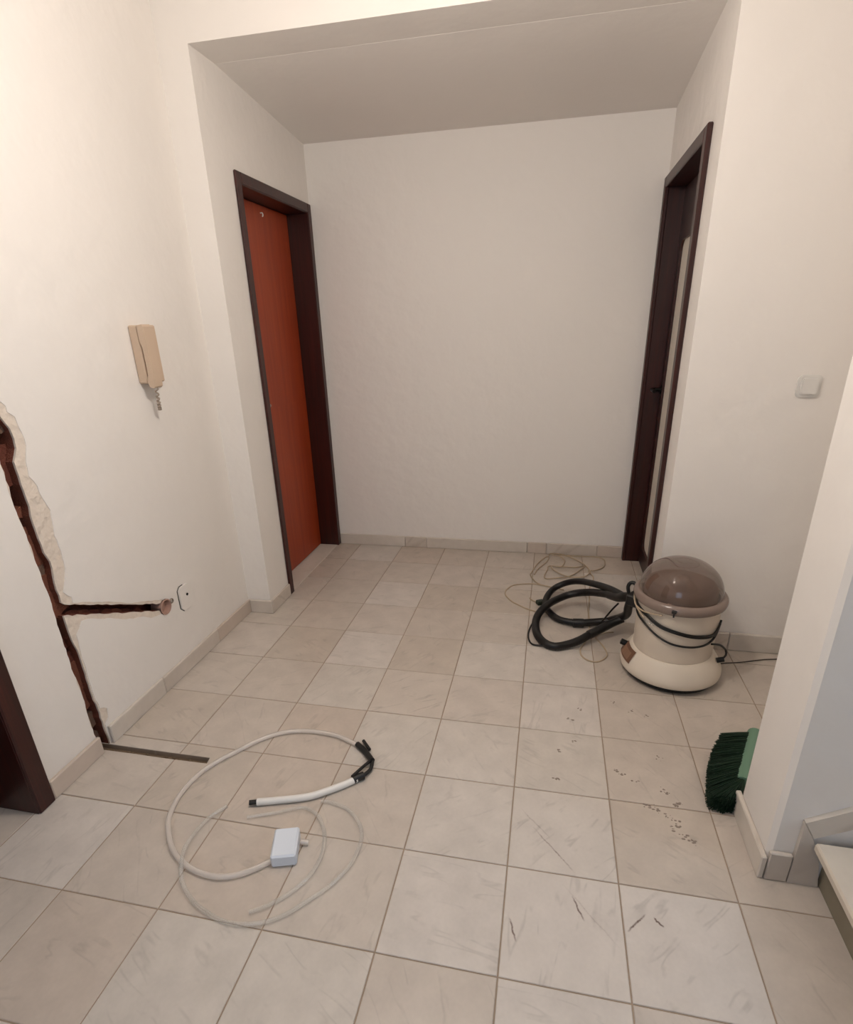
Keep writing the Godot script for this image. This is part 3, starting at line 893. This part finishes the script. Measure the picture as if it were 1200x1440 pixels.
func build_cables() -> void:
	var v := base("power_cable", Vector3(0.2, 0, -1.5), "thin beige mains cable lying in loose tangled loops on the floor behind the vacuum hose", "cable")
	var st := mb()
	var r := 0.0036
	tube(st, floor_pts([Vector2(0.03, -1.243), Vector2(-0.019, -1.270), Vector2(-0.059, -1.303), Vector2(-0.099, -1.342), Vector2(-0.137, -1.410), Vector2(-0.142, -1.471), Vector2(-0.113, -1.539), Vector2(-0.074, -1.565), Vector2(0.007, -1.585), Vector2(0.095, -1.562), Vector2(0.18, -1.53)], r), r, 8)
	tube(st, floor_pts([Vector2(0.095, -1.562), Vector2(0.03, -1.60), Vector2(-0.011, -1.70), Vector2(-0.006, -1.761), Vector2(0.026, -1.896), Vector2(0.075, -2.012), Vector2(0.092, -2.00), Vector2(0.077, -1.923), Vector2(0.028, -1.802), Vector2(0.010, -1.72)], r), r, 8)
	tube(st, floor_pts([Vector2(0.090, -2.00), Vector2(0.100, -2.055), Vector2(0.166, -2.060), Vector2(0.239, -2.005), Vector2(0.301, -1.917), Vector2(0.311, -1.890), Vector2(0.256, -1.854), Vector2(0.185, -1.853), Vector2(0.096, -1.849), Vector2(0.086, -1.792), Vector2(0.069, -1.701), Vector2(0.080, -1.659), Vector2(0.142, -1.677), Vector2(0.225, -1.724), Vector2(0.298, -1.851), Vector2(0.314, -1.881)], r * 2.4), r, 8)
	tube(st, floor_pts([Vector2(0.314, -1.881), Vector2(0.332, -1.828), Vector2(0.336, -1.775), Vector2(0.306, -1.719), Vector2(0.265, -1.695), Vector2(0.20, -1.70), Vector2(0.13, -1.77), Vector2(0.11, -1.84), Vector2(0.167, -1.841), Vector2(0.190, -1.939), Vector2(0.158, -2.014), Vector2(0.11, -2.03)], r * 3.6), r, 8)
	tube(st, floor_pts([Vector2(0.158, -2.06), Vector2(0.278, -2.05), Vector2(0.384, -2.055), Vector2(0.436, -2.013), Vector2(0.424, -1.897), Vector2(0.367, -1.833), Vector2(0.330, -1.82), Vector2(0.352, -1.743), Vector2(0.348, -1.674), Vector2(0.325, -1.588), Vector2(0.312, -1.40), Vector2(0.303, -1.28), Vector2(0.300, -1.18), Vector2(0.292, -1.05), Vector2(0.271, -0.966), Vector2(0.247, -0.903), Vector2(0.250, -0.842), Vector2(0.279, -0.807), Vector2(0.315, -0.803), Vector2(0.347, -0.833), Vector2(0.363, -0.871), Vector2(0.355, -0.931), Vector2(0.332, -0.993), Vector2(0.322, -1.024), Vector2(0.362, -1.070), Vector2(0.410, -1.085)], r), r, 8)
	put("cable", st, M.cable, v)
	st = mb()
	tube(st, floor_pts([Vector2(-0.005, -1.395), Vector2(0.015, -1.362), Vector2(0.036, -1.352)], 0.005), 0.0035, 8)
	put("cable_end", st, M.cable, v)
	st = mb()
	obox(st, Transform3D(Basis(Vector3.UP, 0.5), Vector3(0.052, 0.013, -1.335)), Vector3(0.020, 0.012, 0.015), 0.004)
	put("plug", st, M.plug_green, v, "small dark green plug")
	# grey cord along the wall on the right
	var g := base("thin_cord", Vector3(1.0, 0, -0.92), "thin grey cord on the floor between the vacuum cleaner and the right corner", "cord")
	st = mb()
	tube(st, floor_pts([Vector2(0.815, -0.865), Vector2(0.857, -0.883), Vector2(0.929, -0.902), Vector2(1.036, -0.942), Vector2(1.110, -0.958)], 0.003), 0.0026, 8)
	put("cord", st, M.cord_grey, g)
	st = mb()
	obox(st, Transform3D(Basis(Vector3.UP, 0.1), Vector3(1.117, 0.007, -0.944)), Vector3(0.007, 0.006, 0.016), 0.002)
	put("plug", st, M.black, g)

func build_tubes() -> void:
	var v := base("led_rope", Vector3(-0.66, 0, 0.3), "whitish plastic rope tube looped on the near floor with white box and black strap", "tube")
	var st := mb()
	var r := 0.0085
	tube(st, floor_pts([Vector2(-0.567, -0.090), Vector2(-0.659, -0.125), Vector2(-0.743, -0.134), Vector2(-0.820, -0.126), Vector2(-0.889, -0.097), Vector2(-0.945, -0.047), Vector2(-0.992, 0.016), Vector2(-1.037, 0.080), Vector2(-1.067, 0.155), Vector2(-1.073, 0.245), Vector2(-1.052, 0.328), Vector2(-1.012, 0.387), Vector2(-0.966, 0.434), Vector2(-0.910, 0.468), Vector2(-0.853, 0.486), Vector2(-0.789, 0.490), Vector2(-0.737, 0.474), Vector2(-0.695, 0.445), Vector2(-0.660, 0.412)], r), r, 12)
	put("rope", st, M.rope, v)
	st = mb()
	tube(st, [Vector3(-0.805, 0.0115, 0.224), Vector3(-0.744, 0.0115, 0.206), Vector3(-0.653, 0.012, 0.175), Vector3(-0.598, 0.012, 0.139), Vector3(-0.554, 0.012, 0.104), Vector3(-0.520, 0.012, 0.072)], 0.0115, 14)
	var wt := put("sleeve", st, M.white_plastic, v, "thick white end piece")
	st = mb()
	tube(st, [Vector3(-0.828, 0.012, 0.231), Vector3(-0.803, 0.012, 0.2235)], 0.0105, 4, 0.02)
	put("cap", st, M.black, wt, "black square end cap")
	st = mb()
	tube(st, [Vector3(-0.530, 0.012, 0.080), Vector3(-0.520, 0.013, 0.068), Vector3(-0.502, 0.012, 0.052)], 0.0135, 12)
	tube(st, [Vector3(-0.508, 0.012, 0.060), Vector3(-0.488, 0.011, 0.022), Vector3(-0.493, 0.011, -0.022)], 0.0065, 10)
	tube(st, [Vector3(-0.493, 0.014, -0.018), Vector3(-0.530, 0.012, -0.058), Vector3(-0.572, 0.011, -0.093)], 0.0105, 12)
	tube(st, [Vector3(-0.536, 0.018, 0.070), Vector3(-0.513, 0.017, 0.016), Vector3(-0.496, 0.014, -0.022)], 0.0055, 8)
	tube(st, [Vector3(-0.520, 0.010, -0.075), Vector3(-0.556, 0.010, -0.116)], 0.0062, 8)
	put("strap", st, M.black, v, "black strap and connector")
	st = mb()
	var bs := Basis(Vector3.UP, 0.30)
	obox(st, Transform3D(bs, Vector3(-0.636, 0.0215, 0.372)), Vector3(0.036, 0.021, 0.051), 0.005)
	put("box", st, M.box_white, v, "small white plug box")
	st = mb()
	tube(st, [Vector3(-0.604, 0.014, 0.342), Vector3(-0.581, 0.010, 0.338)], 0.008, 10)
	put("nozzle", st, M.rope, v)

	v = base("clear_tube", Vector3(-0.66, 0, 0.38), "thin clear plastic tube lying in faint coils inside the loop of the whitish rope", "tube")
	st = mb()
	r = 0.0062
	tube(st, [Vector3(-0.896, r, 0.253), Vector3(-0.925, r, 0.299), Vector3(-0.938, r, 0.356), Vector3(-0.932, 0.016, 0.414), Vector3(-0.912, 0.024, 0.466), Vector3(-0.876, 0.015, 0.523), Vector3(-0.817, r, 0.566), Vector3(-0.747, r, 0.593), Vector3(-0.695, r, 0.603), Vector3(-0.641, r, 0.598), Vector3(-0.593, r, 0.581), Vector3(-0.551, r, 0.552), Vector3(-0.513, r, 0.509), Vector3(-0.478, r, 0.467), Vector3(-0.453, r, 0.425), Vector3(-0.434, r, 0.376), Vector3(-0.430, r, 0.307), Vector3(-0.449, r, 0.251), Vector3(-0.501, r, 0.200), Vector3(-0.565, r, 0.178), Vector3(-0.605, r, 0.178)], r, 12)
	put("coil", st, M.clear, v)
	st = mb()
	tube(st, [Vector3(-0.810, r, 0.282), Vector3(-0.725, r, 0.247), Vector3(-0.655, r, 0.215), Vector3(-0.596, r, 0.234), Vector3(-0.550, r, 0.292), Vector3(-0.529, r, 0.360), Vector3(-0.532, r, 0.421), Vector3(-0.549, r, 0.465), Vector3(-0.577, r, 0.507), Vector3(-0.617, r, 0.545), Vector3(-0.652, r, 0.567)], r, 12)
	put("coil", st, M.clear, v)

func build_broom() -> void:
	var v := base("broom_head", Vector3(0.74, 0, -0.2), "dark green broom head with pale green back, half hidden by the right wall end", "broom")
	var a := Vector3(0.708, 0.050, -0.088)
	var b := Vector3(0.818, 0.050, -0.345)
	var al := (b - a).normalized()
	var st := mb()
	var side := al.cross(Vector3.UP).normalized()      # away from the bristles or towards them
	if side.x > 0: side = -side
	# rounded back of the head
	tube(st, [a, a.lerp(b, 0.5), b], 0.026, 18, 0.02)
	put("back", st, M.pale_green, v, "pale green rounded back")
	st = mb()
	tube(st, [a.lerp(b, 0.55) - side * 0.01, a.lerp(b, 0.55) - side * 0.085 + Vector3(0, 0.012, 0)], 0.014, 14)
	put("socket", st, M.pale_green, v)
	# bristle body: fan from the back to the tips on the floor
	st = mb()
	var rows := 26
	var grid := []
	for i in rows + 1:
		var t := float(i) / rows
		var root := a.lerp(b, t * 0.96 + 0.02)
		var tipp: Vector3 = Vector3(0.594, 0.0, -0.012).lerp(Vector3(0.700, 0.0, -0.315), t)
		var bulge := sin(PI * t) * 0.018
		tipp += side * bulge
		grid.append([root, tipp])
	for k in range(1, 9):
		var f := k / 8.0
		grid.push_front([a + al * 0.006 * (1.0 - f), Vector3(0.594, 0.0, -0.012).lerp(Vector3(0.682, 0.0, -0.016), f) + Vector3(0, 0, 0.010) * sin(PI * f)])
	rows = grid.size() - 1
	var n_b := 1900
	var g2 := RandomNumberGenerator.new()
	g2.seed = 5
	for k in n_b:
		var t := g2.randf()
		var i: int = min(int(t * rows), rows - 1)
		var f := t * rows - i
		var root: Vector3 = grid[i][0].lerp(grid[i + 1][0], f)
		var tip: Vector3 = grid[i][1].lerp(grid[i + 1][1], f)
		var hgt := g2.randf_range(-1.0, 1.0)
		root += Vector3(0, hgt * 0.017, 0)
		tip += Vector3(0, 0.034 + hgt * 0.031, 0) + Vector3(g2.randf_range(-0.006, 0.006), g2.randf_range(-0.002, 0.002), g2.randf_range(-0.006, 0.006))
		tip.y = max(tip.y, 0.002)
		tube(st, [root, root.lerp(tip, 0.5) + Vector3(0, g2.randf_range(0.0, 0.004), 0), tip], 0.0021, 3, 0.5, 0.0, 0.01, 0.0014)
	var o := put("bristles", st, M.green, v, "dark green bristles")
	o.set_meta("kind", "stuff")
	st = mb()
	for i in rows:
		for s in [-1.0, 1.0]:
			var p0: Vector3 = grid[i][0] + Vector3(0, s * 0.013, 0)
			var p1: Vector3 = grid[i + 1][0] + Vector3(0, s * 0.013, 0)
			var q0: Vector3 = grid[i][0].lerp(grid[i][1], 0.86)
			var q1: Vector3 = grid[i + 1][0].lerp(grid[i + 1][1], 0.86)
			q0.y = 0.034 + s * 0.024
			q1.y = 0.034 + s * 0.024
			quad(st, p0, p1, q1, q0, Vector3(0, s, 0))
	for i in rows:
		var q0: Vector3 = grid[i][0].lerp(grid[i][1], 0.86)
		var q1: Vector3 = grid[i + 1][0].lerp(grid[i + 1][1], 0.86)
		quad(st, Vector3(q0.x, 0.010, q0.z), Vector3(q1.x, 0.010, q1.z), Vector3(q1.x, 0.058, q1.z), Vector3(q0.x, 0.058, q0.z), side)
	for i in [0, rows]:
		var r0: Vector3 = grid[i][0]
		var q0: Vector3 = grid[i][0].lerp(grid[i][1], 0.86)
		quad(st, r0 - Vector3(0, 0.013, 0), r0 + Vector3(0, 0.013, 0), Vector3(q0.x, 0.058, q0.z), Vector3(q0.x, 0.010, q0.z), -al if i == 0 else al)
	put("bristle_core", st, M.green, v)

func build_fittings() -> void:
	# entry phone
	var v := base("intercom_phone", Vector3(XL, 1.23, -0.58), "beige entry phone with a hung-up handset on the left wall", "intercom")
	var st := mb()
	box(st, Vector3(XL, 1.232, -0.628), Vector3(XL + 0.040, 1.438, -0.522), 0.005)
	put("wall_plate", st, M.beige_plastic, v)
	st = mb()
	# handset seen from its side: a slim bridge with two ends that touch the plate
	var prof := PackedVector2Array([Vector2(0.041, 1.437), Vector2(0.062, 1.440), Vector2(0.067, 1.432), Vector2(0.068, 1.33), Vector2(0.071, 1.25), Vector2(0.069, 1.222), Vector2(0.062, 1.216), Vector2(0.047, 1.220), Vector2(0.042, 1.234), Vector2(0.042, 1.250), Vector2(0.048, 1.262), Vector2(0.049, 1.31), Vector2(0.048, 1.365), Vector2(0.0415, 1.380)])
	prism(st, prof, Vector3(XL, 0, -0.519), Vector3(1, 0, 0), Vector3.UP, Vector3(0, 0, 1), 0.046)
	put("handset", st, M.beige_plastic, v)
	st = mb()
	var coil := []
	for k in 90:
		var t := k / 89.0
		var c: Vector3 = Vector3(XL + 0.052, 1.210, -0.545).bezier_interpolate(Vector3(XL + 0.050, 1.105, -0.548), Vector3(XL + 0.014, 1.095, -0.585), Vector3(XL + 0.016, 1.234, -0.600), t)
		var an := t * TAU * 15
		coil.append(c + Vector3(cos(an), 0, sin(an)) * 0.0055)
	tube(st, coil, 0.0024, 6, 0.004)
	put("coiled_cord", st, M.cord_beige, v)

	# light switch
	v = base("light_switch", Vector3(0.99, 1.155, ZF), "round-cornered white rocker light switch high on the right-hand wall", "light switch")
	st = mb()
	rounded_plate(st, Vector3(0.998, 1.158, ZF), 0.041, 0.016, 0.008, Vector3(0, 0, 1))
	put("plate", st, M.switch_white, v)
	st = mb()
	rounded_plate(st, Vector3(0.998, 1.158, ZF + 0.008), 0.030, 0.010, 0.009, Vector3(0, 0, 1))
	put("rocker", st, M.switch_white, v)

	# blank cover beside the open box
	v = base("cover_plate", Vector3(XL, 0.33, -0.525), "white blank cover plate with one screw, right of the open wall box", "cover plate")
	st = mb()
	var oct := PackedVector2Array([Vector2(-0.483, 0.372), Vector2(-0.495, 0.385), Vector2(-0.548, 0.385), Vector2(-0.567, 0.366), Vector2(-0.567, 0.290), Vector2(-0.552, 0.274), Vector2(-0.498, 0.274), Vector2(-0.483, 0.290)])
	prism(st, oct, Vector3(XL + 0.007, 0, 0), Vector3(0, 0, 1), Vector3.UP, Vector3.RIGHT, 0.0065)
	put("plate", st, M.wall, v)
	st = mb()
	tube(st, [Vector3(XL + 0.005, 0.338, -0.532), Vector3(XL + 0.0095, 0.338, -0.532)], 0.006, 12)
	put("screw", st, M.dark_metal, v)
	# dark gap round the cover
	st = mb()
	var edge := []
	for q in [Vector2(-0.50, 0.270), Vector2(-0.479, 0.290), Vector2(-0.479, 0.374), Vector2(-0.494, 0.389), Vector2(-0.52, 0.389)]:
		edge.append(Vector3(XL + 0.0012, q.y, q.x))
	tube(st, edge, 0.0016, 6, 0.05)
	put("gap", st, M.dark_metal, v, "dark gap round the edge of the plate")

	# open junction box at the end of the slanted chase
	v = base("wall_box", Vector3(XL, 0.347, -0.39), "round pinkish junction box set in the wall at the end of the slanted chase", "junction box")
	st = mb()
	var ax := Basis(Vector3(0, 1, 0), Vector3(1, 0, 0), Vector3(0, 0, -1))
	lathe(st, Vector3(XL - 0.055, 0.347, -0.39), [Vector2(0.0, 0.004), Vector2(0.026, 0.004), Vector2(0.0275, 0.056), Vector2(0.033, 0.057), Vector2(0.0335, 0.060), Vector2(0.031, 0.0615), Vector2(0.0285, 0.060)], 32, ax)
	put("ring", st, M.pink, v)
	st = mb()
	lathe(st, Vector3(XL - 0.030, 0.347, -0.39), [Vector2(0.0, 0.0), Vector2(0.024, 0.0), Vector2(0.026, 0.010), Vector2(0.022, 0.014), Vector2(0.0, 0.015)], 24, ax)
	put("plaster_plug", st, M.pink, v)
	st = mb()
	var ring := []
	for k in 15: ring.append(Vector3(XL + 0.004, 0.355 + sin(TAU * k / 14) * 0.009, -0.430 + cos(TAU * k / 14) * 0.009))
	tube(st, ring, 0.0032, 8, 0.004)
	put("lug", st, M.metal, v, "small bright ring on the rim")

	# crumbs on the floor
	st = mb()
	var g := RandomNumberGenerator.new()
	g.seed = 9
	for c in [Vector2(0.360, -0.521), Vector2(0.229, -0.450), Vector2(0.428, -0.477), Vector2(0.473, -0.451), Vector2(0.185, -0.383), Vector2(0.196, -0.260), Vector2(0.149, -0.198), Vector2(0.491, -0.221), Vector2(0.335, -0.130), Vector2(0.354, -0.119), Vector2(0.402, -0.095), Vector2(0.470, -0.070), Vector2(0.480, -0.062), Vector2(0.516, -0.021), Vector2(0.505, -0.010), Vector2(0.413, 0.006), Vector2(0.423, 0.008), Vector2(0.438, 0.022), Vector2(0.465, 0.035), Vector2(0.487, 0.044), Vector2(0.474, 0.081), Vector2(0.480, 0.072), Vector2(0.502, 0.102), Vector2(0.519, 0.124), Vector2(0.527, 0.118), Vector2(0.142, -0.062)]:
		for k in 5:
			var p: Vector2 = c + Vector2(g.randfn(0, 0.007), g.randfn(0, 0.005))
			var s := g.randf_range(0.0012, 0.0035)
			ellipsoid(st, Vector3(p.x, s * 0.12, p.y), Vector3(s * g.randf_range(1.0, 2.2), s * 0.3, s * 1.2), 6, 4)
	tag(put("dirt_crumbs", st, M.dirt), "grey crumbs of mortar dirt trailing over the marble tiles in front of the vacuum cleaner", "dirt", "", "stuff")

func rounded_plate(st: SurfaceTool, at: Vector3, half: float, corner: float, thick: float, n: Vector3) -> void:
	var ux := Vector3(1, 0, 0)
	var uy := Vector3.UP
	for stage in 2:
		var h := half if stage == 0 else half - 0.003
		var t := thick * 0.7 if stage == 0 else thick
		var p := PackedVector2Array()
		for c in 4:
			var cc := Vector2([1, -1, -1, 1][c], [1, 1, -1, -1][c]) * (h - corner)
			for k in 7:
				var a := (c + k / 6.0) * PI / 2
				p.append(cc + Vector2(cos(a), sin(a)) * corner)
		prism(st, p, at + n * t, ux, uy, n, t)

func build_front_window() -> void:
	var v := base("window_2", Vector3((FX0 + FX1) / 2, FY0, 3.05), "white framed window in the wall behind the camera, out of the frame", "window", "structure")
	var st := mb()
	var xm := (FX0 + FX1) / 2
	box(st, Vector3(FX0, FY0, 3.04), Vector3(FX0 + 0.05, FY1, 3.10), 0.003)
	box(st, Vector3(FX1 - 0.05, FY0, 3.04), Vector3(FX1, FY1, 3.10), 0.003)
	box(st, Vector3(FX0, FY0, 3.04), Vector3(FX1, FY0 + 0.05, 3.10), 0.003)
	box(st, Vector3(FX0, FY1 - 0.05, 3.04), Vector3(FX1, FY1, 3.10), 0.003)
	box(st, Vector3(xm - 0.03, FY0, 3.04), Vector3(xm + 0.03, FY1, 3.10), 0.003)
	put("window_frame", st, M.white_plastic, v)
	for k in 2:
		st = mb()
		box(st, Vector3(FX0 + 0.05 if k == 0 else xm + 0.03, FY0 + 0.05, 3.068), Vector3(xm - 0.03 if k == 0 else FX1 - 0.05, FY1 - 0.05, 3.072), 0.0)
		put("pane", st, M.pane, v)

func build_lamp() -> void:
	# opal ceiling lamp of the hall, just above the frame
	var v := base("ceiling_lamp", LAMP, "opal glass globe lamp on a short rod above the hall, out of the frame", "lamp")
	var st := mb()
	lathe(st, LAMP, [Vector2(0.0, 0.64), Vector2(0.055, 0.64), Vector2(0.055, 0.625), Vector2(0.008, 0.615), Vector2(0.008, 0.125), Vector2(0.042, 0.118), Vector2(0.044, 0.096), Vector2(0.0, 0.096)], 32)
	put("rod", st, M.white_plastic, v)
	st = mb()
	ellipsoid(st, LAMP, Vector3(0.11, 0.11, 0.11), 32, 18)
	put("lamp_globe", st, M.lamp, v)

func build_window() -> void:
	var v := base("window_1", Vector3(2.65, WY0, (WZ0 + WZ1) / 2), "white framed stairwell window, out of the frame on the right", "window", "structure")
	var st := mb()
	var x0 := 2.64
	var x1 := 2.70
	var zm := (WZ0 + WZ1) / 2
	box(st, Vector3(x0, WY0, WZ0), Vector3(x1, WY1, WZ0 + 0.05), 0.003)
	box(st, Vector3(x0, WY0, WZ1 - 0.05), Vector3(x1, WY1, WZ1), 0.003)
	box(st, Vector3(x0, WY0, WZ0), Vector3(x1, WY0 + 0.05, WZ1), 0.003)
	box(st, Vector3(x0, WY1 - 0.05, WZ0), Vector3(x1, WY1, WZ1), 0.003)
	box(st, Vector3(x0, WY0, zm - 0.03), Vector3(x1, WY1, zm + 0.03), 0.003)
	put("window_frame", st, M.white_plastic, v)
	for k in 2:
		st = mb()
		var za := WZ0 + 0.05 if k == 0 else zm + 0.03
		var zb := zm - 0.03 if k == 0 else WZ1 - 0.05
		box(st, Vector3(2.668, WY0 + 0.05, za), Vector3(2.672, WY1 - 0.05, zb), 0.0)
		put("pane", st, M.pane, v)

const LAMP := Vector3(-0.30, 2.14, 0.16)      # pendant globe on a rod

func _ready() -> void:
	rng.seed = 4
	# camera: fitted to the tile joints and the uprights of the photograph
	var cam := Camera3D.new()
	cam.name = "camera"
	cam.position = Vector3(0.047, 1.414, 1.453)
	cam.rotation = Vector3(-0.3969, 0.2174, -0.0290)
	cam.near = 0.05
	cam.far = 60.0
	cam.set_frustum(0.05 * 1440.0 / 795.53, Vector2(0, 0.05 * 68.92 / 795.53), 0.05, 60.0)
	add_child(cam)
	cam.current = true
	# sky and exposure
	var env := Environment.new()
	env.background_mode = Environment.BG_SKY
	var sky := Sky.new()
	var sm := ProceduralSkyMaterial.new()
	sm.sky_top_color = Color(0.55, 0.68, 0.88)
	sm.sky_horizon_color = Color(0.86, 0.90, 0.95)
	sm.ground_bottom_color = Color(0.45, 0.43, 0.40)
	sm.ground_horizon_color = Color(0.70, 0.70, 0.68)
	sm.sky_energy_multiplier = 1.0
	sky.sky_material = sm
	env.sky = sky
	env.background_energy_multiplier = 1.0
	env.tonemap_mode = Environment.TONE_MAPPER_LINEAR
	env.tonemap_exposure = 1.0
	env.sdfgi_enabled = true
	env.ssao_enabled = true
	env.ssil_enabled = true
	var we := WorldEnvironment.new()
	we.name = "environment"
	we.environment = env
	add_child(we)
	# ceiling lamp
	var lamp := OmniLight3D.new()
	lamp.name = "ceiling_lamp_light"
	lamp.position = LAMP
	lamp.light_color = Color(1.0, 0.958, 0.918)
	lamp.light_energy = 1.10
	lamp.light_size = 0.09
	lamp.omni_range = 12.0
	lamp.omni_attenuation = 2.0
	lamp.shadow_enabled = true
	add_child(lamp)
	# daylight through the window behind the camera
	var front := AreaLight3D.new()
	front.name = "front_window_light"
	front.area_size = Vector2(FX1 - FX0 - 0.1, FY1 - FY0 - 0.1)
	front.position = Vector3((FX0 + FX1) / 2, (FY0 + FY1) / 2, 3.02)
	front.light_color = Color(0.80, 0.90, 1.0)
	front.light_energy = 0.75
	front.area_range = 12.0
	front.area_attenuation = 2.0
	front.shadow_enabled = true
	add_child(front)
	# daylight through the stairwell window
	var day := AreaLight3D.new()
	day.name = "window_light"
	day.area_size = Vector2(WZ1 - WZ0 - 0.1, WY1 - WY0 - 0.1)
	day.position = Vector3(2.63, (WY0 + WY1) / 2, (WZ0 + WZ1) / 2)
	day.rotation = Vector3(0, PI / 2, 0)
	day.light_color = Color(0.76, 0.88, 1.0)
	day.light_energy = 1.0
	day.area_range = 12.0
	day.area_attenuation = 2.0
	day.shadow_enabled = true
	add_child(day)

	make_materials()
	M.badge = plain(Color(0.88, 0.86, 0.83), 0.25, 0.35)
	M.frosted = plain(Color(0.90, 0.87, 0.82), 0.35)
	M.dome = plain(Color(0.46, 0.385, 0.345, 0.60), 0.06)
	M.dome.transparency = BaseMaterial3D.TRANSPARENCY_ALPHA
	M.rim = plain(Color(0.56, 0.49, 0.45, 0.86), 0.2)
	M.rim.transparency = BaseMaterial3D.TRANSPARENCY_ALPHA
	M.filter = plain(Color(0.40, 0.29, 0.23), 0.8)
	M.label = plain(Color(0.44, 0.31, 0.235), 0.5)
	M.label_print = plain(Color(0.55, 0.42, 0.33), 0.5)
	M.plug_green = plain(Color(0.12, 0.16, 0.10), 0.5)
	M.cord_grey = plain(Color(0.30, 0.27, 0.25), 0.6)
	M.cord_beige = plain(Color(0.66, 0.60, 0.54), 0.6)
	M.rope = plain(Color(0.92, 0.885, 0.85, 0.50), 0.12)
	M.rope.transparency = BaseMaterial3D.TRANSPARENCY_ALPHA
	M.clear = plain(Color(0.86, 0.85, 0.82, 0.22), 0.05)
	M.clear.transparency = BaseMaterial3D.TRANSPARENCY_ALPHA
	M.box_white = plain(Color(0.86, 0.89, 0.93), 0.4)
	M.green = plain(Color(0.035, 0.175, 0.095), 0.6)
	M.pale_green = plain(Color(0.42, 0.56, 0.47), 0.4)
	M.pink = bumpy(plain(Color(0.72, 0.58, 0.52), 0.8), 31, 0.06, 5.0, 6.0)
	M.dirt = plain(Color(0.56, 0.51, 0.47), 0.95)
	M.pane = plain(Color(0.9, 0.95, 1.0, 0.06), 0.02)
	M.pane.transparency = BaseMaterial3D.TRANSPARENCY_ALPHA
	M.lamp = plain(Color(0.95, 0.92, 0.86), 0.4)
	M.lamp.emission_enabled = true
	M.lamp.emission = Color(1.0, 0.86, 0.70)
	M.lamp.emission_energy_multiplier = 2.0

	build_setting()
	build_floor()
	build_stairs()
	build_doors()
	build_window()
	build_front_window()
	build_lamp()
	build_vacuum()
	build_tubes()
	build_cables()
	build_broom()
	build_fittings()
